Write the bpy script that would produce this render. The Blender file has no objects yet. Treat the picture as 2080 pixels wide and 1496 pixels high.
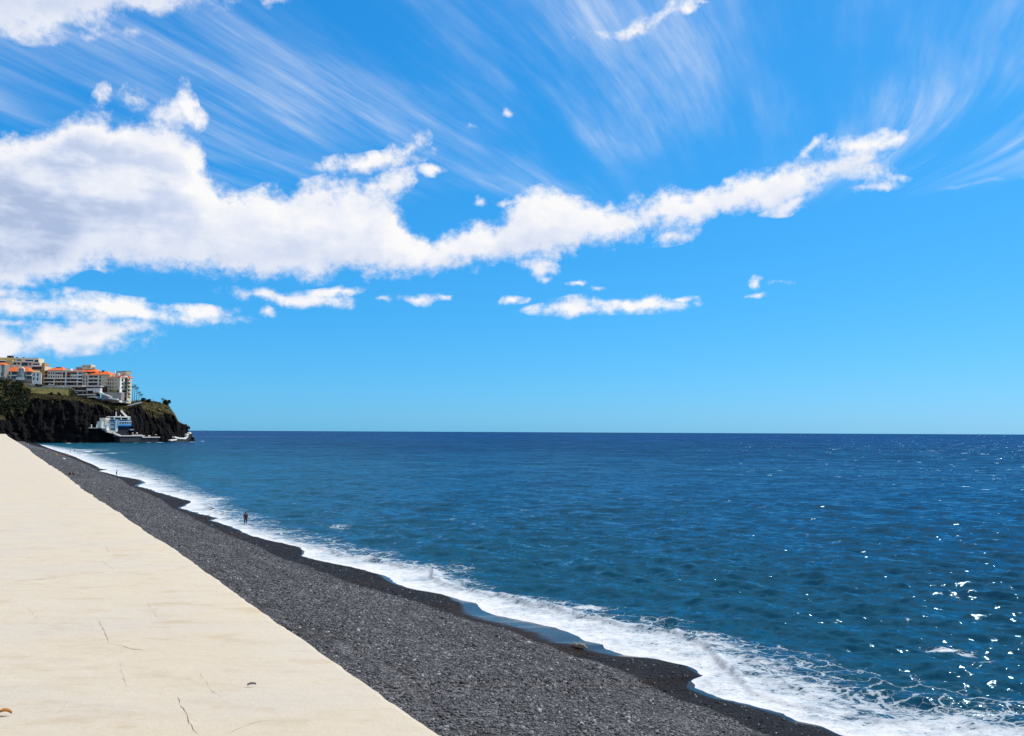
import bpy, bmesh, math, random
import numpy as np
from mathutils import Vector, Matrix

random.seed(7); rng = np.random.default_rng(7)
SC = bpy.context.scene
COL = SC.collection
R = math.radians
# ------------------------------------------------------------------ camera
F = 1632.0                       # focal length in pixels of the 2080 px wide photograph
HC = 13.0                        # eye height over the sea
PITCH = math.atan(130/1632.0); ROLL = R(0.273)
cam = bpy.data.cameras.new('camera'); camo = bpy.data.objects.new('camera', cam); COL.objects.link(camo)
cam.sensor_fit = 'HORIZONTAL'; cam.sensor_width = 36.0; cam.lens = 36.0*F/2080
cam.clip_start = 0.1; cam.clip_end = 200000
camo.matrix_world = Matrix.Translation((0, 0, HC)) @ Matrix.Rotation(R(90)+PITCH, 4, 'X') @ Matrix.Rotation(ROLL, 4, 'Z')
SC.camera = camo
# ------------------------------------------------------------------ exposure, sun, sky
SC.view_settings.view_transform = 'Standard'; SC.view_settings.look = 'None'
SC.view_settings.exposure = 0.0; SC.view_settings.gamma = 1.0
SUN_AZ, SUN_EL = R(61), R(50)    # azimuth from +Y towards +X
sun = bpy.data.lights.new('sun', 'SUN'); sun.energy = 4.2; sun.angle = R(0.53); sun.color = (1.0, 0.95, 0.87)
suno = bpy.data.objects.new('sun', sun); COL.objects.link(suno)
SUNV = Vector((math.sin(SUN_AZ)*math.cos(SUN_EL), math.cos(SUN_AZ)*math.cos(SUN_EL), math.sin(SUN_EL)))
suno.rotation_euler = SUNV.to_track_quat('Z', 'Y').to_euler()

def ray(px, py):
    x = (px-1040)/F; y = -(py-748)/F
    c, s = math.cos(ROLL), math.sin(ROLL)
    x, y = x*c-y*s, x*s+y*c
    cp, sp = math.cos(PITCH), math.sin(PITCH)
    return np.array([x, cp-y*sp, sp+y*cp])
def at(px, py, z=0.0):
    d = ray(px, py); return d*((z-HC)/d[2])+np.array([0, 0, HC])
def horizon(px): return 878.05+(px-1040)*0.00476
def azel(px, py):
    d = ray(px, py); d = d/np.linalg.norm(d)
    return math.atan2(d[0], d[1]), math.asin(d[2])

# ------------------------------------------------------------------ node helper
class NT:
    def __init__(s, tree): s.t = tree; s.n = tree.nodes; s.l = tree.links
    def new(s, typ, **kw):
        nd = s.n.new(typ)
        for k, v in kw.items(): setattr(nd, k, v)
        return nd
    def put(s, sock, v):
        if isinstance(v, bpy.types.NodeSocket): s.l.new(v, sock)
        elif v is not None:
            try: sock.default_value = v
            except Exception:
                sock.default_value = tuple(v)+(1.0,)
    def math(s, op, a, b=None, c=None, clamp=False):
        nd = s.new('ShaderNodeMath', operation=op); nd.use_clamp = clamp
        s.put(nd.inputs[0], a)
        if b is not None: s.put(nd.inputs[1], b)
        if c is not None: s.put(nd.inputs[2], c)
        return nd.outputs[0]
    def vmath(s, op, a, b=None, out=0):
        nd = s.new('ShaderNodeVectorMath', operation=op)
        s.put(nd.inputs[0], a)
        if b is not None:
            s.put(nd.inputs[3 if op == 'SCALE' else 1], b)
        return nd.outputs[out]
    def mapping(s, v, loc=(0,0,0), rot=(0,0,0), sc=(1,1,1), typ='POINT'):
        nd = s.new('ShaderNodeMapping', vector_type=typ); s.put(nd.inputs[0], v)
        nd.inputs[1].default_value = loc; nd.inputs[2].default_value = rot; nd.inputs[3].default_value = sc
        return nd.outputs[0]
    def noise(s, v, scale, detail=4, rough=0.55, dist=0.0, out='Fac', dim='3D'):
        nd = s.new('ShaderNodeTexNoise', noise_dimensions=dim); s.put(nd.inputs['Vector'], v)
        s.put(nd.inputs['Scale'], scale); nd.inputs['Detail'].default_value = detail
        nd.inputs['Roughness'].default_value = rough; nd.inputs['Distortion'].default_value = dist
        return nd.outputs[out]
    def voro(s, v, scale, feature='F1', out='Distance', rnd=1.0):
        nd = s.new('ShaderNodeTexVoronoi', feature=feature); s.put(nd.inputs['Vector'], v)
        s.put(nd.inputs['Scale'], scale); nd.inputs['Randomness'].default_value = rnd
        return nd.outputs[out]
    def smooth(s, x, a, b, lo=0.0, hi=1.0):
        nd = s.new('ShaderNodeMapRange', interpolation_type='SMOOTHSTEP'); s.put(nd.inputs[0], x)
        s.put(nd.inputs[1], a); s.put(nd.inputs[2], b); s.put(nd.inputs[3], lo); s.put(nd.inputs[4], hi)
        return nd.outputs[0]
    def lin(s, x, a, b, lo=0.0, hi=1.0):
        nd = s.new('ShaderNodeMapRange'); s.put(nd.inputs[0], x)
        s.put(nd.inputs[1], a); s.put(nd.inputs[2], b); s.put(nd.inputs[3], lo); s.put(nd.inputs[4], hi)
        return nd.outputs[0]
    def mix(s, f, a, b, blend='MIX'):
        nd = s.new('ShaderNodeMix', data_type='RGBA', blend_type=blend); s.put(nd.inputs[0], f)
        s.put(nd.inputs[6], a); s.put(nd.inputs[7], b); return nd.outputs[2]
    def attr(s, name, out='Fac', typ='GEOMETRY'):
        nd = s.new('ShaderNodeAttribute', attribute_name=name, attribute_type=typ); return nd.outputs[out]
    def ramp(s, f, pts):
        nd = s.new('ShaderNodeValToRGB'); s.put(nd.inputs[0], f); e = nd.color_ramp.elements
        while len(e) > 1: e.remove(e[0])
        for i, (p, c) in enumerate(pts):
            q = e[0] if i == 0 else e.new(p)
            q.position = p; q.color = tuple(c)+(1,) if len(c) == 3 else c
        return nd.outputs[0]

# ------------------------------------------------------------------ world: Nishita sky with clouds
AZ0, AZW, EL0, ELW = -1.0, 2.0, -0.2, 1.2
CL_ELL = [  # small cumulus puffs: centre and radii in the photograph's pixels (converted to azimuth and elevation), tilt in degrees, weight
 (1745,298,56,20,-10,.8), (1800,292,42,9,-20,.6), (1650,306,26,10,-30,.55), (1612,410,48,11,-15,.6), (1372,476,50,16,-5,.9), (1700,345,60,13,-8,.6), (1770,380,50,8,5,.55),
 (268,75,38,11,10,.55), (1238,82,46,14,-5,.9), (1290,66,34,18,-35,.9), (1345,38,52,17,-25,.9), (1392,16,34,12,-5,.8), (1425,2,18,6,0,.6),
 (768,325,90,18,-10,.9), (825,298,36,22,-40,.75), (880,339,30,10,0,.9), (805,375,50,22,-50,.9), (1028,234,10,7,0,.45), (955,258,12,8,0,.4),
 (590,605,110,17,4,.95), (530,597,60,15,0,.9), (680,592,60,9,-8,.85), (850,606,36,11,0,.95), (775,605,22,7,0,.7), (906,607,9,5,0,.6),
 (1090,543,30,21,0,1), (1108,562,16,10,20,.8), (1175,573,24,6,0,.8), (1216,583,20,7,0,.8), (1240,617,100,17,0,1), (1165,624,74,14,-4,1), (1325,612,80,13,0,1), (1380,602,30,5,0,.7),
 (1533,578,9,8,0,.5), (1582,580,22,6,5,.5), (1532,603,12,3,0,.4), (1045,611,18,6,0,.6), (550,640,14,8,0,.6), (975,405,16,8,0,.7), (1020,412,22,8,0,.7), (890,413,10,5,0,.5),
 (40,622,210,26,0,1), (250,630,190,19,2,.95), (400,628,66,11,0,.9), (130,682,180,30,-5,.85), (250,668,80,20,-12,.8), (-20,695,130,34,0,.85), (0,588,110,18,0,.8), (30,655,70,10,0,.6),
 (370,215,18,45,-5,.9), (280,210,24,28,0,.6), (205,195,11,16,20,.4), (330,230,60,30,0,.9)]
MAIN_U = [(-500,240),(-100,250),(0,268),(60,262),(110,246),(150,232),(200,222),(240,235),(270,222),(310,222),(350,225),(385,275),(420,330),(450,382),(480,405),(500,402),(520,385),(560,383),(600,373),(660,367),(720,368),(770,372),(800,390),(815,425),(840,452),(870,459),(910,456),(950,452),(990,440),(1020,418),(1060,400),(1110,390),(1150,390),(1200,400),(1250,402),(1300,394),(1350,386),(1400,376),(1450,364),(1500,349),(1550,342),(1600,336),(1660,328),(1710,322),(1760,335),(1800,352),(1840,372),(1900,420)]
MAIN_L = [(-500,590),(0,590),(60,585),(110,572),(150,542),(190,532),(230,545),(290,553),(340,550),(400,548),(450,550),(500,556),(560,560),(640,562),(720,566),(800,566),(860,563),(900,558),(960,550),(1010,542),(1050,532),(1100,520),(1150,510),(1200,502),(1260,494),(1320,484),(1380,478),(1420,462),(1460,438),(1500,426),(1550,412),(1600,402),(1660,386),(1720,374),(1780,362),(1840,360),(1900,350)]
TOP_L = [(-500,40),(-60,50),(0,62),(60,78),(110,80),(150,76),(200,62),(250,52),(300,42),(360,30),(410,18),(460,6),(520,-12),(560,2),(600,2),(640,-30),(700,-90),(900,-160)]

def cloud_group():
    g = bpy.data.node_groups.new('cloud_field', 'ShaderNodeTree')
    g.interface.new_socket('Vector', in_out='INPUT', socket_type='NodeSocketVector')
    g.interface.new_socket('Field', in_out='OUTPUT', socket_type='NodeSocketFloat')
    T = NT(g); gi = T.new('NodeGroupInput'); go = T.new('NodeGroupOutput')
    p0 = gi.outputs[0]
    # domain warp so that traced outlines get curled, uneven edges
    w = T.noise(T.mapping(p0, sc=(1,1.3,1)), 9, 4, .6, out='Color')
    w = T.vmath('SUBTRACT', w, (.5,.5,.5)); w = T.vmath('MULTIPLY', w, (.05,.035,0))
    p = T.vmath('ADD', p0, w)
    sep = T.new('ShaderNodeSeparateXYZ'); T.put(sep.inputs[0], p)
    az, el = sep.outputs[0], sep.outputs[1]
    azn = T.lin(az, AZ0, AZ0+AZW)
    def curve(pts):
        nd = T.new('ShaderNodeFloatCurve'); c = nd.mapping.curves[0]
        T.put(nd.inputs['Value'], azn)
        q = [azel(*k) for k in pts]
        q = sorted([((a-AZ0)/AZW, (e-EL0)/ELW) for a, e in q])
        q = [(0.0, q[0][1])]+[k for k in q if 0.001 < k[0] < .999]+[(1.0, q[-1][1])]
        while len(c.points) < len(q): c.points.new(.5, .5)
        for pt, k in zip(c.points, q): pt.location = k; pt.handle_type = 'VECTOR'
        nd.mapping.update()
        return T.math('MULTIPLY_ADD', nd.outputs[0], ELW, EL0)
    U, L, TL = curve(MAIN_U), curve(MAIN_L), curve(TOP_L)
    f1 = T.math('MULTIPLY', T.math('MINIMUM', T.math('SUBTRACT', U, el), T.math('SUBTRACT', el, L)), 30)
    f2 = T.math('MULTIPLY', T.math('SUBTRACT', el, TL), 25)
    f = T.math('MAXIMUM', T.math('MULTIPLY', T.math('MINIMUM', f1, 1.3), T.smooth(az, azel(1900, 340)[0], azel(1560, 340)[0], .40, 1)), T.math('MINIMUM', f2, 1.3))
    for (cx, cy, rx, ry, tilt, wt) in CL_ELL:
        a, e = azel(cx, cy); a2, e2 = azel(cx+rx, cy); a3, e3 = azel(cx, cy-ry)
        m = T.mapping(p, loc=(a, e, 0), rot=(0, 0, -R(tilt)), sc=(abs(a2-a), abs(e3-e), 1), typ='TEXTURE')
        ln = T.vmath('LENGTH', m, out=1)
        k = .54*wt
        f = T.math('MAXIMUM', f, T.math('MULTIPLY_ADD', ln, -k, k))
    # cloud cover outside the photographed part of the sky
    n2 = T.noise(T.mapping(p, sc=(1,2.2,1)), 2.6, 3, .5)
    outside = T.math('MULTIPLY', T.smooth(T.math('ABSOLUTE', az), .72, .95), T.smooth(el, .02, .12))
    f = T.math('MAXIMUM', f, T.math('MULTIPLY_ADD', outside, 10, T.math('MULTIPLY_ADD', T.math('SUBTRACT', n2, .56), 6, -10)))
    n = T.noise(T.mapping(p0, sc=(1,1.25,1)), 17, 9, .62, .25)
    n = T.math('MULTIPLY', T.math('SUBTRACT', n, .5), 1.7)
    for sc_, k_ in ((15, .95), (36, .55)):      # cauliflower lobes
        n = T.math('ADD', n, T.math('MULTIPLY', T.math('SUBTRACT', .46, T.voro(T.vmath('ADD', p0, T.vmath('SCALE', w, .35)), sc_, 'SMOOTH_F1')), k_))
    n2f = T.noise(p0, 75, 5, .65); n = T.math('ADD', n, T.math('MULTIPLY', T.math('SUBTRACT', n2f, .5), .9))
    g2 = T.math('ADD', f, n)
    g2 = T.math('MINIMUM', g2, T.math('MULTIPLY_ADD', f, 4, .9))      # no stray flecks far from any cloud
    T.put(go.inputs[0], g2)
    return g

def build_world():
    w = bpy.data.worlds.new('World'); SC.world = w; w.use_nodes = True
    T = NT(w.node_tree); T.n.clear()
    out = T.new('ShaderNodeOutputWorld')
    sky = T.new('ShaderNodeTexSky', sky_type='NISHITA'); sky.sun_disc = False
    sky.sun_elevation = SUN_EL; sky.sun_rotation = SUN_AZ
    sky.air_density = 1.0; sky.dust_density = 0.3; sky.ozone_density = 3.0; sky.altitude = 0
    tc = T.new('ShaderNodeTexCoord'); d = tc.outputs['Generated']
    s = T.new('ShaderNodeSeparateXYZ'); T.put(s.inputs[0], d)
    az = T.math('ARCTAN2', s.outputs[0], s.outputs[1]); el = T.math('ARCSINE', s.outputs[2])
    p = T.new('ShaderNodeCombineXYZ'); T.put(p.inputs[0], az); T.put(p.inputs[1], el); p = p.outputs[0]
    grp = cloud_group()
    def field(v):
        nd = T.new('ShaderNodeGroup'); nd.node_tree = grp; T.put(nd.inputs[0], v); return nd.outputs[0]
    fa = field(p); fb = field(T.vmath('ADD', p, (.016, .022, 0)))
    alpha = T.smooth(fa, -.16, .56)
    fn_ = lambda v: T.noise(v, 13, 6, .55)
    rel = T.math('ADD', T.math('SUBTRACT', fa, fb), T.math('MULTIPLY', T.math('SUBTRACT', fn_(p), fn_(T.vmath('ADD', p, (.008, .012, 0)))), 1.5))
    # soft grey undersides: thick inner cloud and the side turned from the sun
    lowf = T.noise(T.mapping(p, sc=(1,2.6,1)), 8.0, 4, .55)
    left = T.smooth(az, -.30, -.58)
    greyness = T.math('MULTIPLY', T.smooth(fa, .5, 1.5), T.math('MULTIPLY_ADD', left, .75, .3))
    greyness = T.math('MULTIPLY', greyness, T.smooth(lowf, .36, .60))
    sh = T.math('MULTIPLY_ADD', rel, .25, .77)
    sh = T.math('SUBTRACT', sh, T.math('MULTIPLY', greyness, .85), clamp=True)
    ccol = T.ramp(sh, [(0.0,(.42,.52,.74)), (.45,(.62,.70,.88)), (.75,(.80,.84,.94)), (1.0,(.97,.965,.975))])
    # high cirrus: parallel streaks on a level sheet far above
    zc = T.math('MAXIMUM', s.outputs[2], .03)
    q = T.new('ShaderNodeCombineXYZ'); T.put(q.inputs[0], T.math('DIVIDE', s.outputs[0], zc)); T.put(q.inputs[1], T.math('DIVIDE', s.outputs[1], zc))
    vaz = azel(1760, 870)[0]
    rt = T.mapping(q.outputs[0], rot=(0, 0, vaz))                   # streaks run along Y afterwards
    rs = T.new('ShaderNodeSeparateXYZ'); T.put(rs.inputs[0], rt); u, v_ = rs.outputs[0], rs.outputs[1]
    # streaks hook sideways at their far end
    bend = T.math('MULTIPLY', T.math('POWER', T.math('MAXIMUM', T.math('SUBTRACT', v_, 2.5), 0), 2), -.20)
    bend = T.math('MULTIPLY', bend, T.smooth(u, -1.4, .5, .0, 1.6))
    wob = T.math('MULTIPLY', T.math('SUBTRACT', T.noise(T.mapping(rt, sc=(1,.5,1)), .7, 2), .5), .35)
    cv = T.new('ShaderNodeCombineXYZ'); T.put(cv.inputs[0], T.math('ADD', T.math('SUBTRACT', u, bend), wob)); T.put(cv.inputs[1], v_)
    st = T.noise(T.mapping(cv.outputs[0], sc=(1, .16, 1)), 2.6, 6, .58)
    fine = T.noise(T.mapping(cv.outputs[0], sc=(1, .085, 1)), 15, 6, .66)
    patch = T.noise(T.mapping(cv.outputs[0], loc=(5.3,.4,0), sc=(1,.6,1)), 1.5, 3, .5)
    c = T.math('MULTIPLY', T.smooth(st, .38, .74), T.smooth(fine, .16, .80))
    c = T.math('MULTIPLY', c, T.smooth(patch, .26, .68))
    fade = T.math('MULTIPLY', T.smooth(el, azel(1400, 450)[1], azel(1400, 370)[1]), 1.0)
    cirrus = T.math('MULTIPLY', T.math('MULTIPLY', c, fade), .92)
    # sky colour grade
    K = 0.115
    sp = T.new('ShaderNodeSeparateColor'); T.put(sp.inputs[0], sky.outputs[0]); cb = T.new('ShaderNodeCombineColor')
    for i, (k, e) in enumerate([(.285, 1.3), (.66, .62), (1.08, .45)]):
        T.put(cb.inputs[i], T.math('MULTIPLY', T.math('POWER', T.math('MAXIMUM', sp.outputs[i], 0), e), k*K**(e-1)))
    b1 = T.new('ShaderNodeBackground'); T.put(b1.inputs[0], cb.outputs[0]); b1.inputs[1].default_value = K
    b2 = T.new('ShaderNodeBackground'); T.put(b2.inputs[0], (.84,.90,1.0,1)); b2.inputs[1].default_value = .98
    b3 = T.new('ShaderNodeBackground'); T.put(b3.inputs[0], ccol); b3.inputs[1].default_value = 1.0
    m1 = T.new('ShaderNodeMixShader'); T.put(m1.inputs[0], cirrus); T.l.new(b1.outputs[0], m1.inputs[1]); T.l.new(b2.outputs[0], m1.inputs[2])
    m2 = T.new('ShaderNodeMixShader'); T.put(m2.inputs[0], alpha); T.l.new(m1.outputs[0], m2.inputs[1]); T.l.new(b3.outputs[0], m2.inputs[2])
    T.l.new(m2.outputs[0], out.inputs[0])
build_world()
# ------------------------------------------------------------------ numpy noise
def _hash(i, j, k):
    n = (i.astype(np.int64)*374761393 + j.astype(np.int64)*668265263 + k.astype(np.int64)*2147483647) & 0xffffffff
    n = ((n ^ (n >> 13))*1274126177) & 0xffffffff
    return ((n ^ (n >> 16)) & 0xffff)/65535.0
def vnoise(x, y, z=0.0):
    x, y, z = np.broadcast_arrays(np.asarray(x, float), np.asarray(y, float), np.asarray(z, float))
    i, j, k = np.floor(x), np.floor(y), np.floor(z); u, v, w = x-i, y-j, z-k
    u, v, w = [t*t*(3-2*t) for t in (u, v, w)]; r = 0
    for a in (0, 1):
        for b in (0, 1):
            for c in (0, 1):
                r = r + _hash(i+a, j+b, k+c)*(u if a else 1-u)*(v if b else 1-v)*(w if c else 1-w)
    return r*2-1
def fbm(x, y, z=0.0, o=4, g=.5):
    r = 0; a = 1.0; t = 0; m = 1.0
    for q in range(o):
        r = r+a*vnoise(x*m+q*17.3, y*m-q*9.1, np.asarray(z)*m+q*3.7); t += a; a *= g; m *= 2.03
    return r/t

# ------------------------------------------------------------------ object helpers
def tag(o, label=None, cat=None, group=None, kind=None):
    if label: o['label'] = label
    if cat: o['category'] = cat
    if group: o['group'] = group
    if kind: o['kind'] = kind
    return o
def thing(name, loc, label, cat, group=None, rz=0.0):
    o = bpy.data.objects.new(name, None); COL.objects.link(o); o.empty_display_size = .3
    o.location = loc; o.rotation_euler = (0, 0, rz)
    return tag(o, label, cat, group)
def link_mesh(name, me, mat=None, parent=None, world=True):
    o = bpy.data.objects.new(name, me); COL.objects.link(o)
    if mat is not None: me.materials.clear(); me.materials.append(mat)
    if parent is not None:
        o.parent = parent
        if world: o.matrix_parent_inverse = chain(parent).inverted()
    return o
def chain(o):
    m = o.matrix_basis.copy()
    while o.parent is not None:
        m = o.matrix_parent_inverse @ m; o = o.parent; m = o.matrix_basis @ m
    return m
def grid_mesh(name, co, nr, nc, attrs=None, smooth=True):
    me = bpy.data.meshes.new(name)
    n = nr*nc; me.vertices.add(n); me.vertices.foreach_set('co', np.ascontiguousarray(co, dtype=np.float32).ravel())
    i, j = np.meshgrid(np.arange(nr-1), np.arange(nc-1), indexing='ij'); a = (i*nc+j).ravel()
    q = np.stack([a, a+1, a+nc+1, a+nc], 1).astype(np.int32); m = len(q)
    me.loops.add(4*m); me.loops.foreach_set('vertex_index', q.ravel())
    me.polygons.add(m); me.polygons.foreach_set('loop_start', np.arange(0, 4*m, 4, dtype=np.int32))
    me.polygons.foreach_set('use_smooth', np.full(m, smooth))
    me.update(calc_edges=True)
    for k, v in (attrs or {}).items():
        at_ = me.attributes.new(k, 'FLOAT', 'POINT'); at_.data.foreach_set('value', np.ascontiguousarray(v, dtype=np.float32).ravel())
    return me
class MB:
    """collects shapes and links them as ONE mesh"""
    def __init__(s): s.v = []; s.f = []
    def add(s, vs, fs):
        b = len(s.v); s.v += [tuple(map(float, q)) for q in vs]; s.f += [tuple(i+b for i in f) for f in fs]; return s
    def hexa(s, p):      # p: 4 lower/front corners then the matching 4 of the opposite face
        return s.add(p, [(0,1,2,3), (7,6,5,4), (0,4,5,1), (1,5,6,2), (2,6,7,3), (3,7,4,0)])
    def box(s, lo, hi):
        x0,y0,z0 = lo; x1,y1,z1 = hi
        return s.hexa([(x0,y0,z0),(x0,y0,z1),(x1,y0,z1),(x1,y0,z0),(x0,y1,z0),(x0,y1,z1),(x1,y1,z1),(x1,y1,z0)])
    def tube(s, pts, rad, n=8, cap=True):
        pts = [Vector(p) for p in pts]; b = len(s.v); up = Vector((0.13, .31, 1)).normalized()
        for i, p in enumerate(pts):
            t = (pts[min(i+1, len(pts)-1)]-pts[max(i-1, 0)]).normalized()
            a = t.cross(up); a = (t.cross(Vector((1, .2, 0))) if a.length < .1 else a).normalized(); c = t.cross(a)
            r = rad[i] if hasattr(rad, '__len__') else rad
            for k in range(n):
                th = 2*math.pi*k/n; s.v.append(tuple(p+(a*math.cos(th)+c*math.sin(th))*r))
        for i in range(len(pts)-1):
            for k in range(n):
                s.f.append((b+i*n+k, b+i*n+(k+1) % n, b+(i+1)*n+(k+1) % n, b+(i+1)*n+k))
        if cap:
            s.f.append(tuple(b+k for k in range(n))[::-1]); e = b+(len(pts)-1)*n; s.f.append(tuple(e+k for k in range(n)))
        return s
    def ball(s, c, r, n=8, m=6, jit=0.0):
        r = (r, r, r) if not hasattr(r, '__len__') else r; b = len(s.v)
        for i in range(m+1):
            ph = math.pi*i/m
            for k in range(n):
                th = 2*math.pi*k/n; q = 1+random.uniform(-jit, jit)
                s.v.append((c[0]+r[0]*q*math.sin(ph)*math.cos(th), c[1]+r[1]*q*math.sin(ph)*math.sin(th), c[2]+r[2]*q*math.cos(ph)))
        for i in range(m):
            for k in range(n): s.f.append((b+i*n+k, b+(i+1)*n+k, b+(i+1)*n+(k+1) % n, b+i*n+(k+1) % n))
        return s
    def mesh(s, name, smooth=False):
        me = bpy.data.meshes.new(name); me.from_pydata(s.v, [], s.f); me.update()
        bm = bmesh.new(); bm.from_mesh(me); bmesh.ops.remove_doubles(bm, verts=bm.verts, dist=1e-5); bmesh.ops.recalc_face_normals(bm, faces=bm.faces); bm.to_mesh(me); bm.free()
        if smooth: me.polygons.foreach_set('use_smooth', [True]*len(me.polygons))
        return me
    def build(s, name, mat, parent=None, smooth=False):
        return link_mesh(name, s.mesh(name, smooth), mat, parent)

# ------------------------------------------------------------------ materials
def newmat(name):
    m = bpy.data.materials.new(name); m.use_nodes = True; T = NT(m.node_tree)
    return m, T, T.n['Principled BSDF']
def mat(name, col, rough=.7, var=.12, scale=1.5, bump=0.0, spec=.3, metal=0.0, coord='Object'):
    m, T, b = newmat(name); tc = T.new('ShaderNodeTexCoord').outputs[coord]
    n = T.noise(tc, scale, 5, .6)
    lo = tuple(c*(1-var) for c in col); hi = tuple(min(1, c*(1+var)) for c in col)
    T.put(b.inputs['Base Color'], T.ramp(n, [(.3, lo), (.7, hi)]))
    b.inputs['Roughness'].default_value = rough; b.inputs['Specular IOR Level'].default_value = spec; b.inputs['Metallic'].default_value = metal
    if bump:
        bp = T.new('ShaderNodeBump'); bp.inputs['Strength'].default_value = .6; bp.inputs['Distance'].default_value = bump
        T.put(bp.inputs['Height'], T.noise(tc, scale*6, 4, .6)); T.put(b.inputs['Normal'], bp.outputs[0])
    return m

# ------------------------------------------------------------------ shore frame: s runs along the beach, t towards the sea
_v = ray(8, 873); SD = _v[:2]/np.hypot(*_v[:2]); TD = np.array([SD[1], -SD[0]])
def st(w): return float(w[0]*SD[0]+w[1]*SD[1]), float(w[0]*TD[0]+w[1]*TD[1])
def xy(s, t): return np.asarray(s)[..., None]*SD+np.asarray(t)[..., None]*TD
SHORE = [(83,904.6),(101.5,911.5),(120,917.7),(138,923),(154,929),(169,936),(192,945),(205,953),(220,954),(202,957),(221.5,962),(240,967),(285,974.6),(297,981),(280,987.7),(308,994.6),(320,1000),(392,1019.5),(370,1032.5),(411,1045),(445,1052.5),(428,1057.7),(461.5,1067),(489,1078.5),(508,1087.7),(546,1097),(585,1106),(611,1112),(623,1120),(617,1129),(638,1137),(661,1141.5),(708,1150),(768,1165),(799.5,1175),(802,1183),(828,1194),(900,1206),(936,1218),(968,1226.7),(985,1240),(1009,1249.5),(1057,1260),(1135,1275),(1169,1290),(1192,1302),(1231,1309.6),(1235,1319),(1269,1331),(1327,1336.5),(1397,1352),(1431,1373),(1407,1380.6),(1405,1397.5),(1450,1416),(1525,1431),(1592,1450),(1619,1465),(1675,1476),(1720,1496)]
SOLID = [(90,903.5),(107,907),(138,912),(160,917),(194,925),(225,937),(261,946),(295,957),(320,967),(360,985),(400,1003),(423,1012),(455,1024),(470,1045),(500,1065),(554,1088),(615,1107),(661,1116),(692,1127),(720,1134),(773,1139),(826,1151),(888,1163),(905,1177),(932,1192),(965,1201),(1057,1221),(1086,1233),(1127,1237.5),(1202,1258),(1250,1269),(1308,1281),(1375,1289),(1450,1316),(1487,1350),(1525,1375),(1570,1405),(1675,1437),(1825,1463),(2080,1488)]
NET = [(90,902.5),(107,905),(138,908),(165,912),(200,920),(260,937),(310,950),(360,965),(420,995),(470,1020),(520,1040),(620,1075),(720,1102),(800,1120),(870,1140),(940,1158),(980,1180),(1057,1205),(1120,1215),(1190,1228),(1300,1250),(1450,1285),(1619,1312),(1769,1348),(1956,1386),(2080,1420)]
WETL = [(60,906),(100,913.5),(170,941),(240,974),(300,1003),(400,1056),(480,1094),(658,1172),(816,1219),(912,1246),(1057,1293),(1180,1338),(1300,1384),(1450,1443),(1560,1496)]
def curve_t(pts, z, smin):
    q = sorted(st(at(x, y, z)) for x, y in pts); s = np.array([a for a, b in q]); t = np.array([b for a, b in q])
    return lambda v: np.interp(v, s, t)
_tS = curve_t(SHORE, 0, 22); _tF = curve_t(SOLID, 0, 22); _tN = curve_t(NET, 0, 22); _tW = curve_t(WETL, .4, 22)
def tS(s): s = np.asarray(s, float); return _tS(s)+.16*fbm(s*.9, s*0, 0, 3)*np.clip(s/60, .5, 2.5)
def tF(s): s = np.asarray(s, float); a = tS(s); return a+np.maximum((_tF(s)-a)*np.interp(s, [0, 90, 140, 900], [1, 1, .72, .72]), .5)
def tN(s): return np.maximum(_tN(s), tF(s)+.6)
def tW(s): return np.minimum(_tW(s), tS(s)-.6)
_film = lambda s: np.interp(s, [15,22,27,31,35,38,41,46,50,54,57,60,64,67,70,80,86,90,110,140,145,160,205,220,300,900], [.6,.6,.8,.5,.4,1.8,3.8,4.2,3.2,2.0,.6,.7,.6,1.2,.3,.3,.6,.3,.3,.7,.8,.3,1.2,1.2,.4,.4])
_bp = ([-400,-30,-8,0,4,8,12,16,20,30,60], [-30,-4,-1.1,0,.42,1.05,1.75,2.2,2.45,2.8,4])
def beach_z(s, t):
    a = tS(s)-t
    z = np.interp(a, *_bp)
    k = np.clip((a-1.5)/4, 0, 1)
    return z+k*(.10*fbm(s*.12, t*.35, 5, 3)+.04*fbm(s*.6, t*.8, 9, 2))
def on_beach(px, py):
    d = ray(px, py); r = 20.0
    for _ in range(4000):
        p = np.array([0, 0, HC])+d*r; s, t = st(p); h = max(0.0, float(beach_z(np.array(s), np.array(t))))
        if p[2] <= h: break
        r += max(.02, (p[2]-h)*.8)
    return np.array([p[0], p[1], h])

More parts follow.
